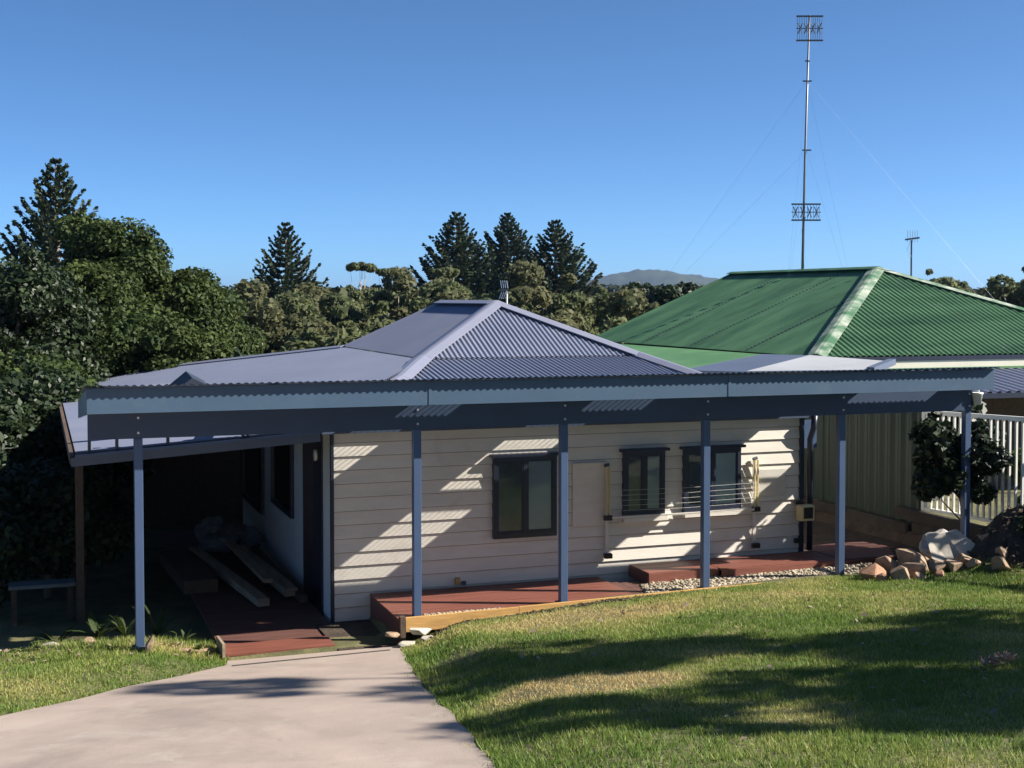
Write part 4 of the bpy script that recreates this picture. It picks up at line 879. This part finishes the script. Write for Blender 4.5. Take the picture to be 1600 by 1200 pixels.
for i, (x, yt) in enumerate([(1420, 428), (1490, 440), (1530, 447), (1565, 440), (1592, 424), (1610, 418)]):
    put(GT[2] if i % 2 else GT[0], x, 95 - i * 3, yt, 12.0, 1.0, i * 1.3, ['leftmost olive tree on the skyline beyond the green roof', 'second olive tree from the left on the skyline beyond the green roof', 'lowest olive tree on the skyline beyond the green roof', 'fourth olive tree from the left on the skyline beyond the green roof', 'fifth olive tree from the left on the skyline beyond the green roof', 'rightmost and highest olive tree on the skyline beyond the green roof'][i], 'right skyline trees')

# far wood and hill
def far_wood():
    r_ = np.random.default_rng(77); Ps, Ns = [], []
    for k in range(950):
        D = r_.uniform(130, 520); x = r_.uniform(-150, 1750); X, Y = atpx(x, D); s_ = r_.uniform(2.2, 4.2)
        zt = zpx(r_.uniform(446, 466) , D) if D < 400 else zpx(r_.uniform(445, 458), D)
        for q_ in range(3):
            P, Dn = clump_points((X + r_.normal() * 2, Y + r_.normal() * 2, zt - s_ * (0.8 + q_ * 1.3)), (s_, s_, s_ * 0.9), 46, r_, 0.7); Ps.append(P); Ns.append(Dn + r_.normal(size=P.shape) * 0.4 + V3((0, 0, 0.3)))
    return leaf_quads(np.concatenate(Ps), np.concatenate(Ns), 1.3, r_, 1.3)
V, F = far_wood(); tag(fmesh('far_wood', V, F, M['wood']), 'distant olive-green woodland along the horizon', 'woodland', kind='stuff')
hx = np.linspace(-1, 1, 90); hy = np.linspace(-1, 1, 24); HX, HY = np.meshgrid(hx, hy, indexing='ij')
Xc, Yc = atpx(1000, 2600)
prof = np.interp(HX, [-1, -0.55, -0.22, -0.05, 0.08, 0.3, 0.6, 1], [0, 0.35, 0.72, 0.98, 1.0, 0.80, 0.38, 0]) + 0.02 * np.sin(HX * 23) + 0.015 * np.sin(HX * 51 + 2)
hz = 72 * prof * np.cos(HY * pi / 2) ** 0.7 - 14
wx = HX * 430; wy = HY * 260
HV = np.stack([Xc + wx * cos(TH) + wy * sin(TH), Yc - wx * sin(TH) + wy * cos(TH), hz + rng.normal(size=hz.shape) * 1.6], -1).reshape(-1, 3)
I, J = np.meshgrid(np.arange(89), np.arange(23), indexing='ij'); b = (I * 24 + J).ravel()
tag(fmesh('hill', HV, np.stack([b, b + 24, b + 25, b + 1], 1), M['hill'], smooth=True), kind='structure')

# ------------------------------------------------------------ shrubs, plants, clutter
X, Y = 11.05, 14.05
tree('fence_shrub', 'dark glossy shrub between the last awning post and the white fence', (11.15, 14.1, gz(X, Y)), (11.08, 14.15, 1.50), (0.58, 0.48, 0.68), 44, 0.17, 170, 0.055, M['leafD'], M['bark'], 0.03, 401, cat='shrub', nlimb=8)
tree('mound_shrub', 'straggly dark shrub on the soil mound at the right edge', (11.0, 12.3, gz(11.0, 12.3)), (11.0, 12.3, gz(11, 12.3) + 0.30), (0.45, 0.4, 0.32), 20, 0.14, 90, 0.06, M['leafD'], M['bark'], 0.02, 402, cat='shrub', nlimb=6)
tree('garden_shrub', 'loose green shrub behind the white fence at right', (12.4, 13.9, gz(12.4, 13.9)), (12.4, 13.9, 1.35), (0.5, 0.5, 0.7), 22, 0.2, 110, 0.08, M['leafL'], M['bark'], 0.03, 403, cat='shrub', nlimb=6)
tree('garden_shrub', 'dark climbing shrub behind the white fence near the green fence', (12.2, 15.4, gz(12.2, 15.4)), (12.2, 15.4, 1.5), (0.45, 0.4, 0.7), 22, 0.2, 110, 0.08, M['leafD'], M['bark'], 0.03, 404, cat='shrub', nlimb=6)
def strap_plant(c, n, L_, wd, seed, label, mt=None):
    r_ = np.random.default_rng(seed); T = thing('strap_leaf_plant', label, 'plant', c)
    for k in range(n):
        a = r_.uniform(0, 6.28); el = r_.uniform(0.5, 1.25); ln = L_ * r_.uniform(0.6, 1.1); d = V3((cos(a), sin(a), 0)); sd = V3((-sin(a), cos(a), 0)); V = []
        for u in np.linspace(0, 1, 6):
            p = V3(c) + d * ln * u * cos(el) + V3((0, 0, ln * (u * sin(el) - 0.35 * u * u))); w_ = wd * (sin(pi * min(0.12 + u * 0.86, 1)) ** 0.8)
            V += [p - sd * w_, p + V3((0, 0, -0.2 * w_)), p + sd * w_]
        F = [(i * 3 + j, i * 3 + j + 1, i * 3 + j + 4, i * 3 + j + 3) for i in range(5) for j in range(2)]
        fmesh('leaf', V, F, mt or M['leafA'], T)
strap_plant((0.60, 14.5, 0.12), 10, 0.5, 0.035, 1, 'broad-leaved plant left of the first awning post')
strap_plant((0.88, 14.55, 0.12), 9, 0.42, 0.03, 2, 'strap-leaved plant just behind the first awning post')
strap_plant((0.2, 14.7, 0.05), 12, 0.45, 0.03, 3, 'shaded strap-leaved plant at the left garden bed')
strap_plant((1.25, 15.0, -0.05), 14, 0.6, 0.02, 4, 'feathery strap-leaved plant in shade right of the first post')
strap_plant((1.55, 13.78, 0.10), 9, 0.16, 0.018, 5, 'small leafy weed at the corner of the garden mound', M['leafL'])
strap_plant((1.45, 14.05, 0.14), 6, 0.2, 0.02, 6, 'small dark weed on top of the garden mound')
BW = thing('light_blocking_fence', 'added paling fence keeping light out of the back of the lean-to', 'fence', (1.5, 23.2, -0.3))  # added to shut out light so the lean-to interior stays deep dark
for k in range(44):
    x = -1.6 + k * 0.115; m = MB(); m.box(x, x + 0.1145, 23.2 + rnd.uniform(-0.01, 0.01), 23.225, -0.6, 1.98 + rnd.uniform(-0.02, 0.02)); m.build('paling', M['timberdark'], BW)
m = MB(); m.box(-1.6, 3.4, 23.23, 23.28, 0.2, 0.3); m.build('rail', M['timberdark'], BW)
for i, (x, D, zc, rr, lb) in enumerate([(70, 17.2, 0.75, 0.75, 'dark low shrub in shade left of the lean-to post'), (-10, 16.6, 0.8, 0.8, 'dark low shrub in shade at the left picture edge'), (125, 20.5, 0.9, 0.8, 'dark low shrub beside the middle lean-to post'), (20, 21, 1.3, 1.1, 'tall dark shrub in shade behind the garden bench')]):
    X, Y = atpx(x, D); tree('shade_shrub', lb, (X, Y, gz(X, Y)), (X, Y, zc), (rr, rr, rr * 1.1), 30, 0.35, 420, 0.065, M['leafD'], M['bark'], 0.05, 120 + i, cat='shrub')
# timber stack and rubbish bags under the lean-to
for i, (p, q_, wd, h, mt, lb) in enumerate([((2.55, 15.9, 0.05), (2.10, 19.2, 0.12), 0.14, 0.09, 'timber', 'long pale timber plank nearest the walkway front'), ((2.95, 16.3, 0.06), (2.70, 19.0, 0.14), 0.16, 0.10, 'timber', 'pale timber plank beside the cottage side wall'),
    ((2.72, 16.6, 0.16), (2.60, 19.2, 0.20), 0.11, 0.05, 'timber', 'thin plank lying between the two pale planks'), ((1.95, 17.0, 0.06), (1.85, 19.2, 0.06), 0.42, 0.16, 'timberdark', 'dark wide timber board at the left of the plank stack'),
    ((3.05, 16.0, 0.03), (2.98, 19.6, 0.03), 0.09, 0.09, 'timberdark', 'dark plank tight against the cottage side wall')]):
    m = MB(); m.bar(p, q_, wd, h); tag(m.build('plank', M[mt], loc=p), lb, 'plank')
M['bagblue'] = mat('blue_grey_plastic', (0.13, 0.16, 0.175), 0.5, 0.2, 6, bump=0.4); M['bagdark'] = mat('dark_sack', (0.10, 0.09, 0.09), 0.7, 0.3, 6, bump=0.4)
for i, (c, s_, mt, lb) in enumerate([((2.45, 20.1, 0.22), (0.22, 0.16, 0.20), 'bagblue', 'pale blue plastic bag standing left in the rubbish heap'), ((2.78, 19.9, 0.17), (0.27, 0.2, 0.17), 'bagdark', 'brown sack in the middle of the rubbish heap'),
    ((3.0, 19.7, 0.15), (0.15, 0.2, 0.16), 'bagblue', 'dull bag against the side wall in the rubbish heap'), ((2.5, 19.6, 0.13), (0.26, 0.16, 0.13), 'bagblue', 'flattened bag at the front of the rubbish heap')]):
    V, F = blob(c, s_, 50 + i, 3, 0.5, 2.6); tag(fmesh('rubbish_bag', V, F, M[mt], loc=c), lb, 'bag')
LS = thing('garden_bench', 'low timber bench in deep shade at the left', 'bench', (0.1, 16.9, 0)); zz = gz(0.1, 16.9)
m = MB(); m.box(-0.30, 0.45, 16.75, 17.05, zz + 0.42, zz + 0.46); m.build('seat', M['bagblue'], LS)
for x in (-0.24, 0.39): m = MB(); m.box(x - 0.03, x + 0.03, 16.78, 17.02, zz, zz + 0.42); m.build('leg', M['timberdark'], LS)
LP = thing('garden_lamp', 'pale cone-shaded lamp on a thin post by the lean-to', 'lamp', (0.63, 18.4, 0)); zz = gz(0.63, 18.4)
m = MB(); m.tube([(0.63, 18.4, zz), (0.63, 18.4, 0.52)], 0.02, 6); m.build('pole', M['timberdark'], LP)
V = [(0.63 + r_ * cos(k * pi / 5), 18.4 + r_ * sin(k * pi / 5), z) for (z, r_) in ((0.50, 0.15), (0.68, 0.06)) for k in range(10)]
fmesh('shade', V, [(k, (k + 1) % 10, 10 + (k + 1) % 10, 10 + k) for k in range(10)] + [tuple(range(10, 20))], M['white'], LP)
# dry leaves on the lawn
DL = thing('dry_leaf_bunch', 'bunch of dry curled leaves lying on the shaded lawn', 'dry leaves', (6.57, 7.94, gz(6.57, 7.94)))
for k in range(14):
    x, y = 6.57 + rnd.uniform(-0.15, 0.17), 7.94 + rnd.uniform(-0.07, 0.07); z = gz(x, y) + rnd.uniform(0.02, 0.07); a = rnd.uniform(0, 6.28); d = V3((cos(a), sin(a), rnd.uniform(-0.3, 0.4))); sd = V3((-sin(a), cos(a), rnd.uniform(-0.5, 0.5))); V = []
    for u in np.linspace(-1, 1, 5):
        p = V3((x, y, z)) + d * 0.06 * u + V3((0, 0, 0.03 * u * u)); w_ = 0.022 * (1.02 - u * u); V += [p - sd * w_ + V3((0, 0, 0.012)), p, p + sd * w_ + V3((0, 0, 0.012))]
    fmesh('leaf', V, [(i * 3 + j, i * 3 + j + 1, i * 3 + j + 4, i * 3 + j + 3) for i in range(4) for j in range(2)], M['dry'], DL)

# ------------------------------------------------------------ trees beside the viewer (their shadows cross the lawn); gums behind added to block sky
T1 = tree('roadside_tree', 'tall slender tree right of the lawn, its long shadow crossing to the drive', (16.2, 5.4, gz(16.2, 5.4)), (16.2, 5.4, 7.0), (1.0, 1.0, 4.6), 38, 0.55, 150, 0.16, M['leafG'], M['bark'], 0.2, 501)
T2 = tree('roadside_tree', 'broad tree right of the lawn shading its near right corner', (15.5, 3.4, gz(15.5, 3.4)), (15.5, 3.4, 6.4), (3.0, 1.9, 2.6), 58, 0.65, 170, 0.18, M['leafG'], M['bark'], 0.24, 502)
T3 = tree('roadside_shrub', 'tall shrub inside the white fence just out of view at right', (12.9, 12.3, gz(12.9, 12.3)), (12.9, 12.3, 1.75), (0.7, 0.9, 0.9), 30, 0.3, 120, 0.09, M['leafA'], M['bark'], 0.05, 503, cat='shrub')
T4 = tree('roadside_shrub', 'wide shrub by the fence right of the soil mound', (13.1, 9.6, gz(13.1, 9.6)), (13.1, 9.6, 2.0), (0.9, 1.3, 1.1), 34, 0.35, 120, 0.10, M['leafA'], M['bark'], 0.05, 504, cat='shrub')
for i, (x, y, s_) in enumerate([(-18, 2, 1.1), (-15, -5, 1.2), (-9, -10, 1.3), (-3, -13, 1.2), (3, -11, 1.3), (9, -12, 1.2), (15, -12, 1.3), (20, -14, 1.2)]):  # unseen gums added to cut low sky light on the front wall
    copy_tree(GT[i % 4], (x, y, gz(x, y) - 1.2), (s_ * 1.5, s_ * 1.5, s_), i * 1.1, 'unseen gum added behind the viewer to block low sky light', 'added sky-blocking gums behind the viewer')

# ------------------------------------------------------------ grass
def dryness(X, Y):
    d = 1.35 * np.exp(-(((X - 3.80 - 0.3 * (9.05 - Y)) / 0.70) ** 2 + ((Y - 9.05) / 0.42) ** 2) ** 2)
    d += 0.55 * np.exp(-((Y - 12.6) / 0.8) ** 2) * sst(3.4, 4.2, X) * (1 - sst(6.5, 9.5, X))
    d += 0.22 * np.sin(X * 1.7 + Y * 0.9) * np.sin(Y * 1.3 - X * 0.6 + 1.0) + 0.16 * np.sin(X * 4.1 + 2) * np.sin(Y * 3.7)
    d += 0.5 * np.exp(-((X - 1.2) / 0.7) ** 2 - ((Y - 13.9) / 0.4) ** 2)
    return np.clip(d + 0.16, 0, 1)
def bare(X, Y):
    b_ = np.exp(-((Y - 13.50) / 0.13) ** 2) * sst(3.7, 3.9, X) * (1 - sst(6.4, 7.4, X))
    b_ += 0.9 * np.exp(-((X - 3.55) / 0.42) ** 2 - ((Y - 11.4) / 0.55) ** 2)
    b_ += 0.8 * np.exp(-((X - 10.6) / 0.7) ** 2 - ((Y - 12.7) / 0.45) ** 2)
    return b_
def blades(n, x0, x1, y0, y1, keep, hmul=1.0):
    X = rng.uniform(x0, x1, n); Y = rng.uniform(y0, y1, n)
    R_ = X * cos(TH) - Y * sin(TH); D = X * sin(TH) + Y * cos(TH)
    k = keep(X, Y) & (D > 5.5) & (R_ / D < 0.41) & (R_ / D > -0.41)
    clump = 0.5 + 0.5 * np.sin(X * 9 + 3 * np.sin(Y * 5)) * np.sin(Y * 8 + 2 * np.sin(X * 6))
    k &= rng.random(n) < (0.55 + 0.45 * clump); k &= rng.random(n) > bare(X, Y) * 0.93
    X, Y, clump = X[k], Y[k], clump[k]; n = len(X); dr = dryness(X, Y)
    h = rng.uniform(0.018, 0.05, n) * (0.75 + 0.5 * clump) * (1 - 0.45 * dr) * hmul; a = rng.uniform(0, 6.28, n); wd = rng.uniform(0.0022, 0.0042, n) * (1 + 0.12 * np.sqrt(X * X + Y * Y) / 3)
    ca, sa = np.cos(a), np.sin(a); ln = rng.uniform(0.1, 0.9, n) * h; b = rng.uniform(0, 6.28, n); Z = ground(X, Y) - 0.004
    P0 = np.stack([X - ca * wd, Y - sa * wd, Z], 1); P1 = np.stack([X + ca * wd, Y + sa * wd, Z], 1); P2 = np.stack([X + np.cos(b) * ln, Y + np.sin(b) * ln, Z + h], 1)
    return np.stack([P0, P1, P2], 1).reshape(-1, 3), np.clip(dr + rng.normal(size=n) * 0.17, 0, 1)
def grassmat():
    m = bpy.data.materials.new('lawn_grass'); m.use_nodes = True; n = m.node_tree.nodes; l = m.node_tree.links; p = n['Principled BSDF']
    p.inputs['Roughness'].default_value = 0.55; p.inputs['Specular IOR Level'].default_value = 0.25
    at_ = n.new('ShaderNodeAttribute'); at_.attribute_name = 'dry'
    cr = n.new('ShaderNodeValToRGB'); e_ = cr.color_ramp.elements; e_[0].position = 0.0; e_[0].color = (0.125, 0.215, 0.042, 1); e_[1].position = 1.0; e_[1].color = (0.56, 0.42, 0.21, 1)
    k = e_.new(0.35); k.color = (0.28, 0.33, 0.082, 1); k = e_.new(0.65); k.color = (0.50, 0.45, 0.185, 1)
    l.new(at_.outputs['Fac'], cr.inputs[0]); l.new(cr.outputs[0], p.inputs['Base Color'])
    tr = n.new('ShaderNodeBsdfTranslucent'); l.new(cr.outputs[0], tr.inputs[0]); ms = n.new('ShaderNodeMixShader'); ms.inputs[0].default_value = 0.35
    l.new(p.outputs[0], ms.inputs[1]); l.new(tr.outputs[0], ms.inputs[2]); l.new(ms.outputs[0], n['Material Output'].inputs[0]); return m
M['grass'] = grassmat()
def lawn(name, label, parts):
    V = np.concatenate([a for a, _ in parts]); dr = np.concatenate([d for _, d in parts]); o = fmesh(name, V, np.arange(len(V)).reshape(-1, 3), M['grass'])
    at_ = o.data.attributes.new('dry', 'FLOAT', 'POINT'); at_.data.foreach_set('value', np.repeat(dr, 3).astype(np.float32)); return tag(o, label, 'grass', kind='stuff')
edge = lambda Y: 0.05 * np.sin(Y * 11) + 0.03 * np.sin(Y * 29)
lawn('lawn', 'short patchy lawn sloping down to the cottage right of the drive', [
    blades(520000, 2.2, 12.5, 5.0, 13.62, lambda X, Y: (X > xr(Y) - 0.03 + edge(Y)) & ((X < 11.3) | (Y < 9))),
    blades(24000, 2.2, 3.9, 6.0, 13.4, lambda X, Y: (X > xr(Y) - 0.06 + edge(Y)) & (X < xr(Y) + 0.16), 1.5)])
lawn('verge_grass', 'lit green grass verge and garden mound left of the drive', [
    blades(150000, -4.2, 1.85, 10.6, 14.75, lambda X, Y: (X < xl(np.minimum(Y, 13.6)) + 0.02 + edge(X)) & (Y > 10.6)),
    blades(9000, 0.0, 1.75, 13.5, 14.7, lambda X, Y: X < 1.76, 2.0)])
# clods of soil along the edging
cx_ = rng.uniform(3.85, 7.2, 500); cy_ = 13.50 + rng.normal(size=500) * 0.07
tag(pebbles('soil_clods', 'crumbled dark soil along the foot of the sleeper edging', np.stack([cx_, cy_, ground(cx_, cy_) + 0.004], 1), 0.008, 0.03, M['soil']), cat='soil')

# ------------------------------------------------------------ haze
hb = MB(); hb.box(-3600, 3600, -1500, 5600, -16, 66)
hm = bpy.data.materials.new('thin_haze'); hm.use_nodes = True; hn = hm.node_tree.nodes; hn.clear()
ho = hn.new('ShaderNodeOutputMaterial'); pv = hn.new('ShaderNodeVolumePrincipled'); pv.inputs['Color'].default_value = (0.38, 0.60, 0.95, 1); pv.inputs['Density'].default_value = 0.00011; pv.inputs['Anisotropy'].default_value = 0.2
hm.node_tree.links.new(pv.outputs[0], ho.inputs['Volume'])
tag(hb.build('haze', hm), kind='stuff')

tag(fmesh('passage_shade_sheet', [(9.52, 15.0, 0.262), (11.36, 15.0, 0.262), (11.36, 23, 0.2), (9.4, 23, 0.2)], [(0, 1, 2, 3)], M['soil']), kind='structure')  # dark soil sheet, the passage's shade is put into its colour
tag(fmesh('path_shade_sheet', [(2.97, 13.66, 0.0), (3.61, 13.64, 0.0), (3.61, 14.9, -0.02), (3.21, 14.95, -0.02), (2.97, 14.9, -0.02)], [(0, 1, 2, 3, 4)], M['soil']), kind='structure')  # brown ground, darkened to carry the shadow between walkway and deck
# scattered leaf litter
def litter(name, label, pts, size):
    V, F = leaf_quads(pts, rng.normal(size=pts.shape) * 0.35 + V3((0, 0, 1)), size, rng); tag(fmesh(name, V, F, M['dry']), label, 'leaf litter', kind='stuff')
def scat(n, x0, x1, y0, y1, dz=0.02):
    X = rng.uniform(x0, x1, n); Y = rng.uniform(y0, y1, n); return np.stack([X, Y, ground(X, Y) + dz], 1)
litter('leaf_litter', 'dry leaves scattered over the garden mound and lawn', np.concatenate([scat(160, -0.4, 1.75, 13.5, 14.6, 0.03), scat(120, 3.6, 10, 6.5, 13.4, 0.03), scat(60, -0.6, 3.0, 8, 13.4, 0.012) * 1.0]), 0.035)
k = rng.integers(0, 3600, 260); hp = np.stack([hx_, hy_, hz_], -1).reshape(-1, 3)[k]; litter('heap_litter', 'dead leaves on the dark soil heap', hp + V3((0, 0, 0.02)), 0.05)

sx_ = np.linspace(9.5, 11.58, 34); sy_ = np.linspace(13.75, 24.0, 60); SX, SY = np.meshgrid(sx_, sy_, indexing='ij')
b = np.array([i * 60 + j for i in range(33) for j in range(59)])
tag(fmesh('garden_strip', np.stack([SX, SY, ground(SX, SY) + 0.006], -1).reshape(-1, 3), np.stack([b, b + 60, b + 61, b + 1], 1), M['soil'], smooth=True), kind='structure')  # carries the passage sheet's shade-dark colour on towards the logs
